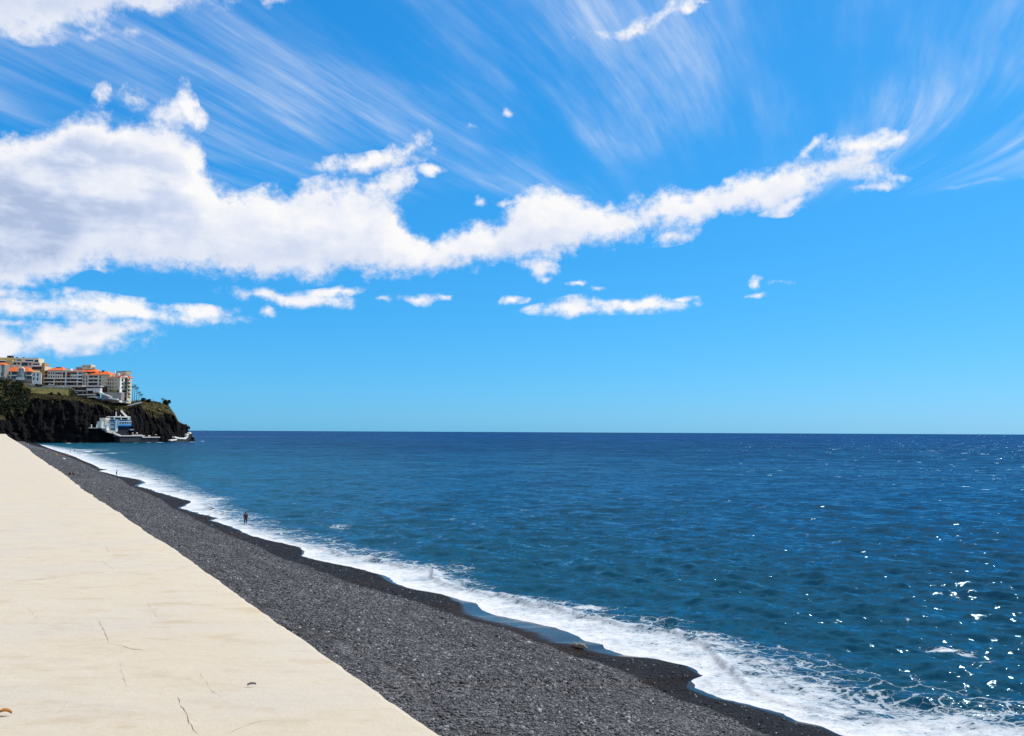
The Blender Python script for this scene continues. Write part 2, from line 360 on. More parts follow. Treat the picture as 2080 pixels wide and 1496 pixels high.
# ------------------------------------------------------------------ beach
def beach_material():
    m, T, b = newmat('black_shingle'); tc = T.new('ShaderNodeTexCoord').outputs['Object']
    wet = T.attr('wet'); film = T.attr('film')
    v = T.voro(tc, 8.0, out='Color'); vd = T.voro(tc, 8.0); v2 = T.voro(tc, 22.0, out='Color')
    s1 = T.new('ShaderNodeSeparateColor'); T.put(s1.inputs[0], v); s2 = T.new('ShaderNodeSeparateColor'); T.put(s2.inputs[0], v2)
    n = T.noise(tc, .35, 4, .6)
    g = T.math('ADD', T.math('MULTIPLY', s1.outputs[0], .55), T.math('MULTIPLY', s2.outputs[0], .35)); g = T.math('ADD', g, T.math('MULTIPLY', T.math('SUBTRACT', n, .5), .6))
    dry = T.ramp(g, [(.05,(.018,.018,.021)), (.45,(.07,.069,.074)), (.75,(.15,.149,.155)), (.95,(.34,.335,.34))])
    wetc = T.ramp(g, [(.1,(.006,.006,.008)), (.6,(.016,.015,.017)), (.93,(.03,.029,.03)), (.97,(.12,.12,.125))])
    wn = T.smooth(T.math('ADD', wet, T.math('MULTIPLY', T.math('SUBTRACT', T.noise(tc, .9, 5, .65), .5), .7)), .3, .7)
    fn = T.smooth(T.math('ADD', film, T.math('MULTIPLY', T.math('SUBTRACT', T.noise(tc, 1.1, 5, .65), .5), .5)), .25, .6)
    brown = T.noise(T.mapping(tc, loc=(40,0,0)), .08, 2)
    wetc = T.mix(T.smooth(brown, .5, .7, 0, .6), wetc, (.035,.02,.012,1))
    T.put(b.inputs['Base Color'], T.mix(fn, T.mix(wn, dry, wetc), (.008,.010,.016,1)))
    T.put(b.inputs['Roughness'], T.math('MULTIPLY_ADD', fn, -.42, T.math('MULTIPLY_ADD', wn, -.22, .78)))
    T.put(b.inputs['Specular IOR Level'], T.math('MULTIPLY_ADD', fn, .06, T.math('MULTIPLY_ADD', wn, -.08, .12)))
    h = T.math('MULTIPLY', T.math('ADD', T.math('MULTIPLY', vd, -1), T.math('MULTIPLY', T.voro(tc, 22.0), -.3)), T.math('MULTIPLY_ADD', fn, -.985, 1.0))
    bp = T.new('ShaderNodeBump'); bp.inputs['Strength'].default_value = .9; bp.inputs['Distance'].default_value = .09; T.put(bp.inputs['Height'], h); T.put(b.inputs['Normal'], bp.outputs[0])
    return m
def build_beach():
    a = [10.0]
    while a[-1] < 925: a.append(a[-1]+max(.14, a[-1]*.0045))
    s = np.array(a); t = np.concatenate([np.linspace(-6, 10, 20)[:-1], np.linspace(10, 35, 170), np.linspace(35.6, 60, 10)])
    S_, T_ = np.meshgrid(s, t, indexing='ij'); z = beach_z(S_, T_)
    A = tS(S_)-T_
    wet = np.clip(.5+(T_-tW(S_))/1.2, 0, 1); film = np.clip(1.15-A/np.maximum(.3, _film(S_)), 0, 1)
    z = z+(1-film)*(A > .3)*.02*fbm(S_*2.5, T_*2.5, 3, 2)
    p = xy(S_, T_); co = np.concatenate([p, z[..., None]], -1)
    me = grid_mesh('beach', co, len(s), len(t), {'wet': wet, 'film': film})
    o = link_mesh('beach', me, beach_material()); tag(o, 'dark grey shingle beach, wet and black along the surf', kind='structure')
build_beach()

def stone_material():
    m, T, b = newmat('beach_stone'); oi = T.new('ShaderNodeObjectInfo'); rnd = oi.outputs['Random']
    wet = T.attr('wet', typ='INSTANCER'); tc = T.new('ShaderNodeTexCoord').outputs['Object']
    dry = T.ramp(rnd, [(0,(.020,.021,.024)), (.33,(.056,.057,.063)), (.70,(.125,.127,.136)), (.92,(.20,.202,.21)), (1,(.38,.38,.38))])
    dry = T.mix(T.smooth(T.noise(tc, 3, 4), .35, .7, 0, .4), dry, (.05,.05,.053,1))
    wc = T.ramp(rnd, [(0,(.005,.005,.006)), (.84,(.014,.013,.015)), (.9,(.05,.05,.05)), (1,(.34,.34,.34))])  # the lightest wet stones carry their sparkle in the colour
    T.put(b.inputs['Base Color'], T.mix(wet, dry, wc)); T.put(b.inputs['Roughness'], T.math('MULTIPLY_ADD', wet, -.40, .75)); T.put(b.inputs['Specular IOR Level'], T.math('MULTIPLY_ADD', wet, -.12, .32))
    return m
def build_pebbles():
    """loose cobbles lying on the shingle where single stones can be seen"""
    sm = stone_material(); cl = bpy.data.collections.new('stone_shapes')
    for k in range(4):
        bm = bmesh.new(); bmesh.ops.create_icosphere(bm, subdivisions=2, radius=1)
        for v in bm.verts:
            n = v.co.normalized(); q = 1+.22*float(vnoise(n.x*1.4+k*9, n.y*1.4, n.z*1.4))+.1*float(vnoise(n.x*3, n.y*3+k*5, n.z*3)); v.co = n*q
            v.co.x *= 1.15; v.co.z *= .62
        me = bpy.data.meshes.new('stone'); bm.to_mesh(me); bm.free(); me.polygons.foreach_set('use_smooth', [True]*len(me.polygons)); me.materials.append(sm)
        cl.objects.link(bpy.data.objects.new('stone', me))
    P = []
    for (s0, s1, n) in ((16, 45, 62000), (45, 80, 56000), (80, 130, 42000), (130, 200, 22000), (200, 330, 22000), (330, 560, 16000)):
        s = rng.uniform(s0, s1, n); t = rng.uniform(9, 33, n); P.append((s, t)); k = n//4; P.append((rng.uniform(s0, s1, k), rng.uniform(2.2, 9, k)))
    s = np.concatenate([p[0] for p in P]); t = np.concatenate([p[1] for p in P])
    A = tS(s)-t; wet = np.clip(.5+(t-tW(s))/1.0+.35*fbm(s*.9, t*.9, 2, 3), 0, 1); wet = np.maximum(wet, np.clip(.9*fbm(s*.05, t*.8, 6, 3)+.12, 0, .55)); fl = _film(s)
    keep = (A > .5) & (A > fl*1.05+.4*fbm(s*1.2, t*1.2, 4, 2)) & (rng.random(len(s)) < np.where(wet > .5, .30, 1.0))
    s, t, A, wet = s[keep], t[keep], A[keep], wet[keep]
    z = beach_z(s, t); p = xy(s, t)
    size = rng.lognormal(0, .38, len(s))*.040*np.where(wet > .5, .75, 1)*np.clip(.88+(s-40)/380, .88, 1.7)
    big = rng.random(len(s)) < .006; size[big] *= 1.5
    size = np.minimum(size, .25)
    me = bpy.data.meshes.new('pebbles'); me.vertices.add(len(s))
    me.vertices.foreach_set('co', np.stack([p[:, 0], p[:, 1], z+size*.22], 1).astype(np.float32).ravel())
    def fa(n, v): q = me.attributes.new(n, 'FLOAT', 'POINT'); q.data.foreach_set('value', v.astype(np.float32))
    fa('wet', wet); fa('size', size)
    q = me.attributes.new('turn', 'FLOAT_VECTOR', 'POINT'); q.data.foreach_set('vector', np.stack([rng.normal(0, .35, len(s)), rng.normal(0, .35, len(s)), rng.uniform(0, 6.28, len(s))], 1).astype(np.float32).ravel())
    o = link_mesh('pebbles', me); tag(o, 'countless grey rounded cobbles covering the dry part of the beach', kind='stuff')
    g = bpy.data.node_groups.new('scatter_stones', 'GeometryNodeTree')
    g.interface.new_socket('Geometry', in_out='INPUT', socket_type='NodeSocketGeometry'); g.interface.new_socket('Geometry', in_out='OUTPUT', socket_type='NodeSocketGeometry')
    N = g.nodes; L = g.links; gi = N.new('NodeGroupInput'); go = N.new('NodeGroupOutput'); ip = N.new('GeometryNodeInstanceOnPoints'); ci = N.new('GeometryNodeCollectionInfo')
    ci.inputs['Collection'].default_value = cl; ci.inputs['Separate Children'].default_value = True; ci.inputs['Reset Children'].default_value = True
    ip.inputs['Pick Instance'].default_value = True
    def na(n, typ): q = N.new('GeometryNodeInputNamedAttribute'); q.data_type = typ; q.inputs['Name'].default_value = n; return next(x for x in q.outputs if x.enabled)
    L.new(gi.outputs[0], ip.inputs['Points']); L.new(ci.outputs[0], ip.inputs['Instance']); L.new(na('turn', 'FLOAT_VECTOR'), ip.inputs['Rotation']); L.new(na('size', 'FLOAT'), ip.inputs['Scale'])
    L.new(ip.outputs[0], go.inputs[0])
    md = o.modifiers.new('scatter', 'NODES'); md.node_group = g
build_pebbles()

# ------------------------------------------------------------------ sea
FOAM_SPOTS = [  # whitecaps, breakers and surf against the rocks: photograph position, half sizes in its pixels, strength
 (1915,1329,42,4,1.0),(1960,1336,20,3,.7),(2010,1350,34,3,.55),(1845,1270,22,3,.45),(690,1072,24,4,.55),(930,1160,38,6,.6),(140,915,26,3,.9),(160,917,16,2.5,.9),(172,918,10,2,1),(188,923,12,3.5,1.0),(265,946,14,2,.6),(428,1016,36,6,.8),
 (1195,1240,55,6,.7),(1330,1262,60,5,.5),(1420,1290,70,7,.6),(148,900.3,5,.8,1),(180,900,4,.6,.8),(215,899.5,7,.9,1),(237,899.5,4,.7,1),(268,899.3,4,.8,1),(311,898.8,4,.8,1),(343,898.5,6,1.1,1),(402,897,3,.9,1),(385,898,6,.6,.8),(360,898.2,5,.6,.8),(235,922,5,.8,.6),(1320,1014,14,1.2,.5),(1370,1016,12,1.2,.5),(1665,934,8,.8,.5),(300,953,10,1,.5),
 (600,888.5,250,.35,.35)]
def sea_material():
    m, T, b = newmat('sea_water'); tc = T.new('ShaderNodeTexCoord').outputs['Object']
    foam = T.attr('foam'); shal = T.attr('shallow'); dist = T.attr('dist')
    # slopes of the small ripples, as perturbed normals
    wd = math.radians(32)
    c1 = T.noise(T.mapping(tc, rot=(0,0,wd), sc=(.75,1.5,1)), 3.4, 5, .72, .3, out='Color')
    c2 = T.noise(T.mapping(tc, rot=(0,0,wd+.3), sc=(.45,1,1)), .28, 5, .6, .2, out='Color')
    c3 = T.noise(T.mapping(tc, rot=(0,0,wd), sc=(.35,1,1)), .03, 4, .6, out='Color')
    c4 = T.noise(T.mapping(tc, rot=(0,0,wd-.2), sc=(.42,1,1)), 1.05, 4, .62, .3, out='Color'); k4 = T.lin(dist, 25, 90, .8, 1.3)
    k1 = T.lin(dist, 20, 400, .95, 1.05); k2 = T.lin(dist, 60, 400, .35, .9); k3 = T.lin(dist, 200, 1500, .1, .95); c5 = T.noise(T.mapping(tc, rot=(0,0,.25), sc=(.45,1,1)), .10, 4, .62, .2, out='Color'); k5 = T.lin(dist, 90, 450, .1, 1.0)
    def sl(c, k): return T.vmath('SCALE', T.vmath('SUBTRACT', c, (.5,.5,.5)), k)
    pert = T.vmath('ADD', T.vmath('ADD', sl(c1, k1), sl(c2, k2)), T.vmath('ADD', T.vmath('ADD', sl(c3, k3), sl(c5, k5)), sl(c4, k4))); pert = T.vmath('MULTIPLY', pert, (1,1,0))
    lean = T.new('ShaderNodeCombineXYZ'); T.put(lean.inputs[0], T.lin(dist, 40, 700, -.02, -.05)); T.put(lean.inputs[1], T.lin(dist, 40, 700, -.07, -.21)); pert = T.vmath('ADD', pert, lean.outputs[0])    # wind waves run ashore and lean that way
    # scattered steep little crests that catch the sun
    crest = None
    for sc_, thr, r0, d0_, d1_ in ((2.6, .965, .34, 25, 130), (1.0, .95, .36, 70, 330), (.36, .90, .36, 200, 1100), (.13, .88, .36, 600, 6000)):
        pv = T.mapping(tc, sc=(.62, 1, 1)); cc = T.new('ShaderNodeSeparateColor'); T.put(cc.inputs[0], T.voro(pv, sc_, out='Color')); dd = T.voro(pv, sc_)
        on = T.math('MULTIPLY', T.math('GREATER_THAN', cc.outputs[0], thr), T.smooth(dd, r0, r0*.55)); on = T.math('MULTIPLY', on, T.math('MULTIPLY', T.smooth(dist, d0_*.7, d0_), T.smooth(dist, d1_*1.3, d1_)))
        tv = T.new('ShaderNodeCombineXYZ'); T.put(tv.inputs[0], T.lin(cc.outputs[1], 0, 1, -.26, .36)); T.put(tv.inputs[1], T.lin(cc.outputs[2], 0, 1, -.15, -.55))
        pert = T.vmath('ADD', pert, T.vmath('SCALE', tv.outputs[0], on)); crest = on if crest is None else T.math('MAXIMUM', crest, on)
    geo = T.new('ShaderNodeNewGeometry'); nrm = T.vmath('NORMALIZE', T.vmath('ADD', geo.outputs['Normal'], pert))
    deep = T.mix(T.smooth(dist, 100, 2000), (.002,.031,.080,1), (.002,.028,.114,1))
    pat = T.noise(T.mapping(tc, sc=(.6,1,1)), .02, 3, .5)
    deep = T.mix(T.smooth(pat, .35, .7, 0, .45), deep, (.002,.038,.072,1))
    body = T.mix(shal, deep, (.006,.085,.125,1))
    T.put(b.inputs['Base Color'], body); b.inputs['Roughness'].default_value = .06; b.inputs['IOR'].default_value = 1.333
    T.put(b.inputs['Normal'], nrm)
    b.inputs['Specular IOR Level'].default_value = 0.0
    gl = T.new('ShaderNodeBsdfGlossy'); gl.inputs['Color'].default_value = (.46, .75, 1.0, 1); T.put(gl.inputs['Normal'], nrm); T.put(gl.inputs['Roughness'], T.math('MULTIPLY_ADD', crest, .20, T.lin(dist, 40, 400, .06, .07)))
    fr = T.new('ShaderNodeFresnel'); fr.inputs['IOR'].default_value = 1.333; T.put(fr.inputs['Normal'], nrm)
    wm = T.new('ShaderNodeMixShader'); T.put(wm.inputs[0], T.math('MINIMUM', T.math('MULTIPLY', fr.outputs[0], T.math('MULTIPLY_ADD', crest, .8, T.lin(dist, 30, 500, .62, .50))), 1)); T.l.new(b.outputs[0], wm.inputs[1]); T.l.new(gl.outputs[0], wm.inputs[2])
    # foam: solid white where dense, a torn net of strands where it thins out
    wv = T.noise(tc, .9, 4, .6, out='Color'); wv = T.vmath('ADD', tc, T.vmath('SCALE', T.vmath('SUBTRACT', wv, (.5,.5,.5)), 1.3))
    rotv = T.mapping(wv, rot=(0,0,.15), sc=(.55,1,1))
    e1 = T.voro(rotv, .75, 'DISTANCE_TO_EDGE'); e2 = T.voro(rotv, 2.1, 'DISTANCE_TO_EDGE')
    lace = T.math('MAXIMUM', T.smooth(e1, .085, .0), T.math('MULTIPLY', T.smooth(e2, .085, .0), .75))
    fn = T.noise(T.mapping(tc, sc=(.6,1,1)), 2.2, 6, .65); big = T.noise(T.mapping(tc, sc=(.5,1,1)), .35, 4, .6)
    v = T.math('ADD', foam, T.math('MULTIPLY', T.math('SUBTRACT', fn, .5), .85)); v = T.math('ADD', v, T.math('MULTIPLY', T.math('SUBTRACT', big, .5), .8))
    streak = T.noise(T.mapping(tc, rot=(0,0,-2.133), sc=(.10,.75,1)), 1.0, 4, .6); v = T.math('SUBTRACT', v, T.math('MULTIPLY', T.smooth(streak, .48, .66), T.lin(dist, 60, 200, .12, .40)))
    spk = T.noise(T.mapping(tc, rot=(0,0,.2), sc=(.5,1,1)), 6.5, 5, .7); v = T.math('SUBTRACT', v, T.math('MULTIPLY', T.smooth(spk, .54, .70), .42))
    solid = T.smooth(v, .44, .60)
    lv = T.math('ADD', T.math('MULTIPLY', lace, .62), T.math('ADD', T.math('MULTIPLY', foam, .85), T.math('MULTIPLY', T.math('SUBTRACT', big, .5), .9)))
    lacem = T.math('MULTIPLY', T.smooth(lv, .60, .84), T.smooth(foam, .06, .2))
    fm = T.math('MAXIMUM', solid, T.math('MULTIPLY', lacem, .92))
    fb = T.new('ShaderNodeBsdfPrincipled'); fb.inputs['Roughness'].default_value = .8; fb.inputs['Specular IOR Level'].default_value = .2
    T.put(fb.inputs['Base Color'], T.mix(T.smooth(v, .45, 1.05), (.34,.41,.47,1), (.66,.67,.68,1)))
    bp = T.new('ShaderNodeBump'); bp.inputs['Strength'].default_value = .8; bp.inputs['Distance'].default_value = .16; T.put(bp.inputs['Height'], T.math('ADD', T.math('ADD', fn, T.math('MULTIPLY', fm, .6)), T.math('MULTIPLY', spk, -.5))); T.put(fb.inputs['Normal'], bp.outputs[0])
    mx = T.new('ShaderNodeMixShader'); T.put(mx.inputs[0], fm); T.l.new(wm.outputs[0], mx.inputs[1]); T.l.new(fb.outputs[0], mx.inputs[2])
    T.l.new(mx.outputs[0], T.n['Material Output'].inputs[0])
    return m
def build_sea():
    # rings get wider with distance so that near waves are modelled finely and the sheet still reaches the horizon
    dep = [24.0]
    while dep[-1] < 60000: dep.append(dep[-1]+max(.09, dep[-1]**2/(HC*803)*.55))
    r = np.array(dep); th = np.concatenate([np.linspace(-75, -36, 120)[:-1], np.linspace(-36, 36, 1050), np.linspace(36, 75, 120)[1:]])*math.pi/180
    Rr, Th = np.meshgrid(r, th, indexing='ij'); X = Rr*np.sin(Th); Y = Rr*np.cos(Th)
    S_ = X*SD[0]+Y*SD[1]; T_ = X*TD[0]+Y*TD[1]
    near = S_ < 900
    a = np.where(near, T_-tS(np.clip(S_, 0, 900)), 500.0); a = np.where((S_ > 800) & (T_ < 60), np.maximum(a, 6), a)
    wF = tF(S_)-tS(S_); wN = tN(S_)-tS(S_)
    foam = np.interp(a/np.maximum(wF, .4), [-.5, 0, .12, .5, .85, 1.1], [1.1, 1.1, .92, .78, .66, .0])
    f2 = np.where(a > 0, np.clip((wN-a)/np.maximum(wN-wF, .4), 0, 1)**.7*.60, 0); foam = np.maximum(foam, f2)
    foam = np.where(a < 80, foam, 0); foam = np.where(S_ > 790, foam*np.clip((830-S_)/40, 0, 1)*(T_ > 20), foam)
    for (px, py, hx, hy, k) in FOAM_SPOTS:
        w = at(px, py, 0); wx = hx*w[1]/F; wy = max(.25, hy*w[1]**2/(HC*F))
        dx = (X-w[0]); dy = (Y-w[1])+dx*.12*(w[1] < 200)
        foam = np.maximum(foam, k*np.exp(-((dx/wx)**2+(dy/wy)**2)))
    # waves
    grid = np.maximum(Rr**2/(HC*803)*.55, .09); z = np.zeros_like(X); wp = .8*fbm(X*.02, Y*.02, 0, 2); rg = np.random.default_rng(3)
    shoal = np.clip(a/14, .0, 1)**1.0
    for i in range(96):
        lam = .55*(15/.55)**(rg.random()**1.25); ang = math.radians(rg.normal(212, 30)); k = 2*math.pi/lam
        amp = lam*.0085*(1.35 if lam < 1.6 else 1 if lam < 3 else (3/lam)**.9); att = np.clip((lam/grid-2.2)/3, 0, 1)
        if not (att > 0).any(): continue
        ph = k*(X*math.sin(ang)+Y*math.cos(ang))+rg.uniform(0, 6.28)+wp*k*1.2
        gust = .55+.9*np.clip(.5+.9*vnoise(X/(lam*6)+i*3.1, Y/(lam*4)-i*1.7), 0, 1)
        z += att*amp*gust*(np.exp(1.25*np.sin(ph)-1.25)*2.2-.8)
    z *= .15+.85*shoal
    # swell lines bending in to the shore, and the small broken wave at the edge
    m = (a < 60) & (a > -2) & (S_ < 600); ss = S_*.0+S_
    br = np.clip(.35+.9*vnoise(ss*.05+3, ss*0+1), .1, 1.0)
    c = wF-.7+.5*vnoise(ss*.25, ss*0)
    z += np.where(m, .42*br*np.where(a > c, np.exp(-((a-c)/.75)**2), np.exp(-((a-c)/.32)**2))*(.8+.4*vnoise(ss*1.3, a*1.5)), 0)
    for (off, h, w) in ((9, .20, 1.7), (16, .17, 2.3), (25, .15, 3.0), (37, .13, 3.4)):
        c = off+2.2*vnoise(ss*.03+off, ss*0)+wF; kk = h*np.clip(.3+1.0*vnoise(ss*.06-off, ss*0+off), 0, 1)
        z += np.where(m, kk*np.exp(-((a-c)/w)**2), 0)
    fo = np.clip(foam, 0, 1); z += np.where((a < 30), fo*.05*(1+.8*vnoise(X*2.2, Y*2.2)), 0)*np.clip(a/1.0, 0, 1)
    z = np.where(a < 0, z*np.clip(1+a/.5, 0, 1)-np.clip(-a, 0, 3)*.03, z)
    shal = np.clip(np.exp(-np.maximum(a, 0)/85)*(.4+.6*np.clip(S_/350, 0, 1)), 0, 1)*(S_ < 1500)
    shal = np.where(S_ > 900, np.clip(np.exp(-np.maximum(T_-30, 0)/110), 0, 1), shal)
    co = np.stack([X, Y, z], -1)
    o = link_mesh('sea', grid_mesh('sea', co, len(r), len(th), {'foam': foam, 'shallow': shal, 'dist': Rr}), sea_material())
    tag(o, 'blue sea with white surf along the beach', kind='structure')
build_sea()

# ------------------------------------------------------------------ concrete sea wall the photographer stands on
WALL_Z = HC-1.5
EDGE = [(0,881),(12,882),(18,888),(38.5,899.7),(58,912),(65,919),(101,944),(139.6,968),(164,990),(204.5,1016),(241,1038),(289,1072),(356,1114),(416,1152),(457,1182),(498,1211),(530,1245),(700,1350),(850,1450),(905,1496)]
_eq = sorted(st(at(x, y, WALL_Z)) for x, y in EDGE[1:]); _es = [q[0] for q in _eq]; _et = [q[1] for q in _eq]
_et = [1.92 if s_ < 11 else t_ for s_, t_ in _eq]
def concrete_material():
    m, T, b = newmat('worn_concrete'); tc = T.new('ShaderNodeTexCoord').outputs['Object']
    st1 = T.noise(T.mapping(tc, sc=(.8,2.6,1)), 3.0, 8, .66); big = T.noise(T.mapping(tc, sc=(.8,1.3,1)), .9, 5, .6); fine = T.noise(T.mapping(tc, sc=(1,2.5,1)), 38, 5, .7); mid = T.noise(T.mapping(tc, loc=(5,3,0), sc=(.8,1.6,1)), 2.6, 6, .65)
    c = T.ramp(big, [(.30,(.50,.45,.378)), (.5,(.525,.462,.365)), (.68,(.535,.46,.348))])
    c = T.mix(T.smooth(st1, .50, .72, 0, .42), c, (.42,.34,.23,1)); c = T.mix(T.smooth(st1, .45, .28, 0, .5), c, (.57,.52,.42,1))
    c = T.mix(T.smooth(mid, .54, .70, 0, .45), c, (.43,.33,.20,1))
    c = T.mix(T.smooth(fine, .57, .72, 0, .42), c, (.40,.34,.26,1))
    thin = T.noise(T.mapping(tc, sc=(.35,6,1)), 3.5, 5, .65); c = T.mix(T.math('MULTIPLY', T.smooth(thin, .64, .72, 0, .35), T.smooth(mid, .40, .6)), c, (.34,.26,.18,1))
    T.put(b.inputs['Base Color'], c); b.inputs['Roughness'].default_value = .85; b.inputs['Specular IOR Level'].default_value = .25
    bp = T.new('ShaderNodeBump'); bp.inputs['Strength'].default_value = .7; bp.inputs['Distance'].default_value = .022
    T.put(bp.inputs['Height'], T.math('ADD', T.math('ADD', T.math('MULTIPLY', fine, .35), st1), T.math('MULTIPLY', T.noise(tc, 9, 4, .6), .5))); T.put(b.inputs['Normal'], bp.outputs[0])
    return m
def build_wall():
    s = [-8.0]
    while s[-1] < _es[-1]-.01: s.append(min(_es[-1], s[-1]+max(.06, abs(s[-1])*.012)))
    s = np.array(s); e = np.interp(s, _es, _et)+.012*fbm(s*1.7, s*0, 2, 3)*np.clip(s/6, .6, 4)+.010*fbm(s*9, s*0, 7, 3)
    rows = []
    prof = [(-6, -6.0), (-6, 0)]
    for k in range(1, 12): prof.append((-6+k*.55, 0))
    S2 = []
    ncol = 0
    for si, ei in zip(s, e):
        p = [(-6.0, -8.0), (-6.0, 0.0)]+[(-6+(ei-.06+6)*k/16, 0.0) for k in range(1, 17)]+[(ei-.035, -.004), (ei-.012, -.016), (ei, -.045), (ei+.02, -.5), (ei+.3, -9.5)]
        ncol = len(p)
        S2.append([np.append(si*SD+t*TD, WALL_Z+dz) for t, dz in p])
    co = np.array(S2); 
    me = grid_mesh('sea_wall', co, len(s), ncol)
    bm = bmesh.new(); bm.from_mesh(me); bm.verts.ensure_lookup_table()
    for base in (0, (len(s)-1)*ncol): bm.faces.new([bm.verts[base+k] for k in range(ncol)])
    bmesh.ops.recalc_face_normals(bm, faces=bm.faces); bm.to_mesh(me); bm.free()
    o = link_mesh('sea_wall', me, concrete_material()); tag(o, 'broad cream concrete sea wall top with hairline cracks, running beside the black beach', 'wall')
    return o
WALL = build_wall()
def wall_at(px, py): return at(px, py, WALL_Z)
M_CRACK = mat('crack_brown', (.10,.078,.055), .95, .3, 9); M_CRACK2 = mat('crack_stain', (.33,.26,.18), .95, .3, 9)  # dark and lighter brown for the thin strips along the cracks
def crack(pts, w, material, jit=.012, seed=1):
    w *= .42
    rg = np.random.default_rng(seed); P = [wall_at(*p)[:2] for p in pts]; out = []
    for a, b in zip(P[:-1], P[1:]):
        n = max(2, int(np.hypot(*(b-a))/.02))
        for k in range(n): out.append(a+(b-a)*k/n)
    out.append(P[-1]); out = np.array(out); n = len(out); q = np.arange(n)
    out = out+np.stack([fbm(q*.42+seed*7, q*0, 0, 4, .7), fbm(q*.42, q*0+seed*5, 0, 4, .7)], 1)*jit
    d = np.gradient(out, axis=0); d /= np.maximum(1e-9, np.linalg.norm(d, axis=1))[:, None]; nn = np.stack([-d[:, 1], d[:, 0]], 1)
    ww = w*np.clip(.55+.9*fbm(q*.3+seed, q*0, 1, 2), .05, 1.3)*np.clip(np.minimum(q, n-1-q)/3.0, .1, 1)
    mb = MB(); L = out+nn*ww[:, None]*.5; Rr = out-nn*ww[:, None]*.5; z = WALL_Z+.0015
    vs = [(p[0], p[1], z) for p in L]+[(p[0], p[1], z) for p in Rr]
    mb.add(vs, [(i, i+1, n+i+1, n+i) for i in range(n-1)])
    return mb.build('crack', material, WALL)
Zb = lambda x, y: (x/2.3111, 1000+y/2.3111)
for i, (pts, w, mt) in enumerate([
 ([(455,590),(470,620),(492,655),(500,680),(512,708),(540,716),(580,724),(625,738),(720,748)], .010, M_CRACK),
 ([(555,775),(570,800),(566,840),(580,865),(588,905),(625,922)], .007, M_CRACK2), ([(930,835),(950,870),(975,905),(993,935),(1040,960),(1090,945)], .0065, M_CRACK2),
 ([(835,960),(850,1010),(880,1040),(890,1085),(905,1110),(945,1146)], .011, M_CRACK), ([(20,425),(120,413),(250,405),(340,388),(480,378),(600,380),(700,370),(830,365),(965,352)], .010, M_CRACK),
 ([(40,422),(200,410),(330,392)], .022, M_CRACK2), ([(480,320),(505,345),(530,360)], .010, M_CRACK2), ([(500,322),(545,315)], .018, M_CRACK2), ([(690,520),(720,560),(740,590)], .006, M_CRACK2),
 ([(170,328),(195,325),(215,320)], .03, M_CRACK), ([(890,978),(970,970),(1040,962)], .006, M_CRACK2), ([(590,356),(640,354),(700,353)], .010, M_CRACK2),([(320,970),(300,1010),(262,1050)], .005, M_CRACK2), ([(130,540),(160,575),(175,600)], .005, M_CRACK2), ([(1040,1146),(1180,1085),(1290,1068)], .006, M_CRACK2), ([(500,255),(512,285)], .012, M_CRACK2)]):
    crack([Zb(*p) for p in pts], w, mt, seed=i+1)
def curled_leaf(px, py, L, W, ang, material, label):
    c = wall_at(px, py); mb = MB(); n = 9; vs = []; fs = []
    for i in range(n):
        u = i/(n-1); w = W*math.sin(math.pi*min(1, u*1.02+.02))**.7*.5; h = (.012 if W > .02 else .003)*math.sin(u*3.1)+.003
        for k in (-1, -.5, 0, .5, 1): vs.append((u*L-L/2, w*k+.006*math.sin(u*4), h+.012*k*k+.002))
    for i in range(n-1):
        for k in range(4): fs.append((i*5+k, i*5+k+1, i*5+k+6, i*5+k+5))
    m4 = Matrix.Translation((c[0], c[1], WALL_Z+.006)) @ Matrix.Rotation(ang, 4, 'Z')
    mb.add([m4 @ Vector(v) for v in vs], fs); me = mb.mesh('fallen_leaf', True)
    o = link_mesh('fallen_leaf', me, material); sm = o.modifiers.new('thick', 'SOLIDIFY'); sm.thickness = .0015
    return tag(o, label, 'leaf')
curled_leaf(8, 1455, .075, .03, .25, mat('dry_leaf', (.42,.17,.03), .6, .25, 30), 'curled orange-brown leaf on the concrete at its left edge')
curled_leaf(511, 1396, .05, .009, .5, mat('grey_leaf', (.17,.155,.14), .7, .3, 30), 'small narrow grey leaf lying on the concrete near the black beach edge')
# ------------------------------------------------------------------ headland
HX   = [-300,-100,0,40,60,80,140,170,200,240,262,288,300,319,341,355,364,375,382,386,392,396,399.5]
HB   = [905,902,901,900.6,900.4,900.3,900.1,900,899.8,899.4,899.1,898.8,898.6,898.4,898.2,898,897.9,897.7,897.5,897.4,897.2,897,896.9]
HCL  = [835,838,838,830,813,808,814,817,822,830,829,823,831,837,840,845,858,863,864.5,879,885,890,896]
HTOP = [768,770,772,776,800,801,804,808,812,816,818,814.5,816,818,825.5,840,856,862.5,863,877,883,889,895.6]
HPL  = [768,770,772,776,787,787,788,804,810,815,817.5,814,815.5,817.5,825,839.5,855.6,862,862.6,876.5,882.7,888.7,895.5]
HD   = [300,300,300,280,260,250,240,230,220,200,180,120,90,70,50,32,24,18,14,10,7,5,2]     # depth of the plateau behind its front edge
def hl(tab, x): return np.interp(x, HX, tab)
def d_base(x):
    y = hl(HB, x); yh = horizon(x); return HC*F/(y-yh)
def zat(x, y, d): return HC+(horizon(x)-y)/F*d
def ground(px, d): r = ray(px, horizon(px)); return np.array([r[0]/r[1]*d, d])
VOFF = 34.0
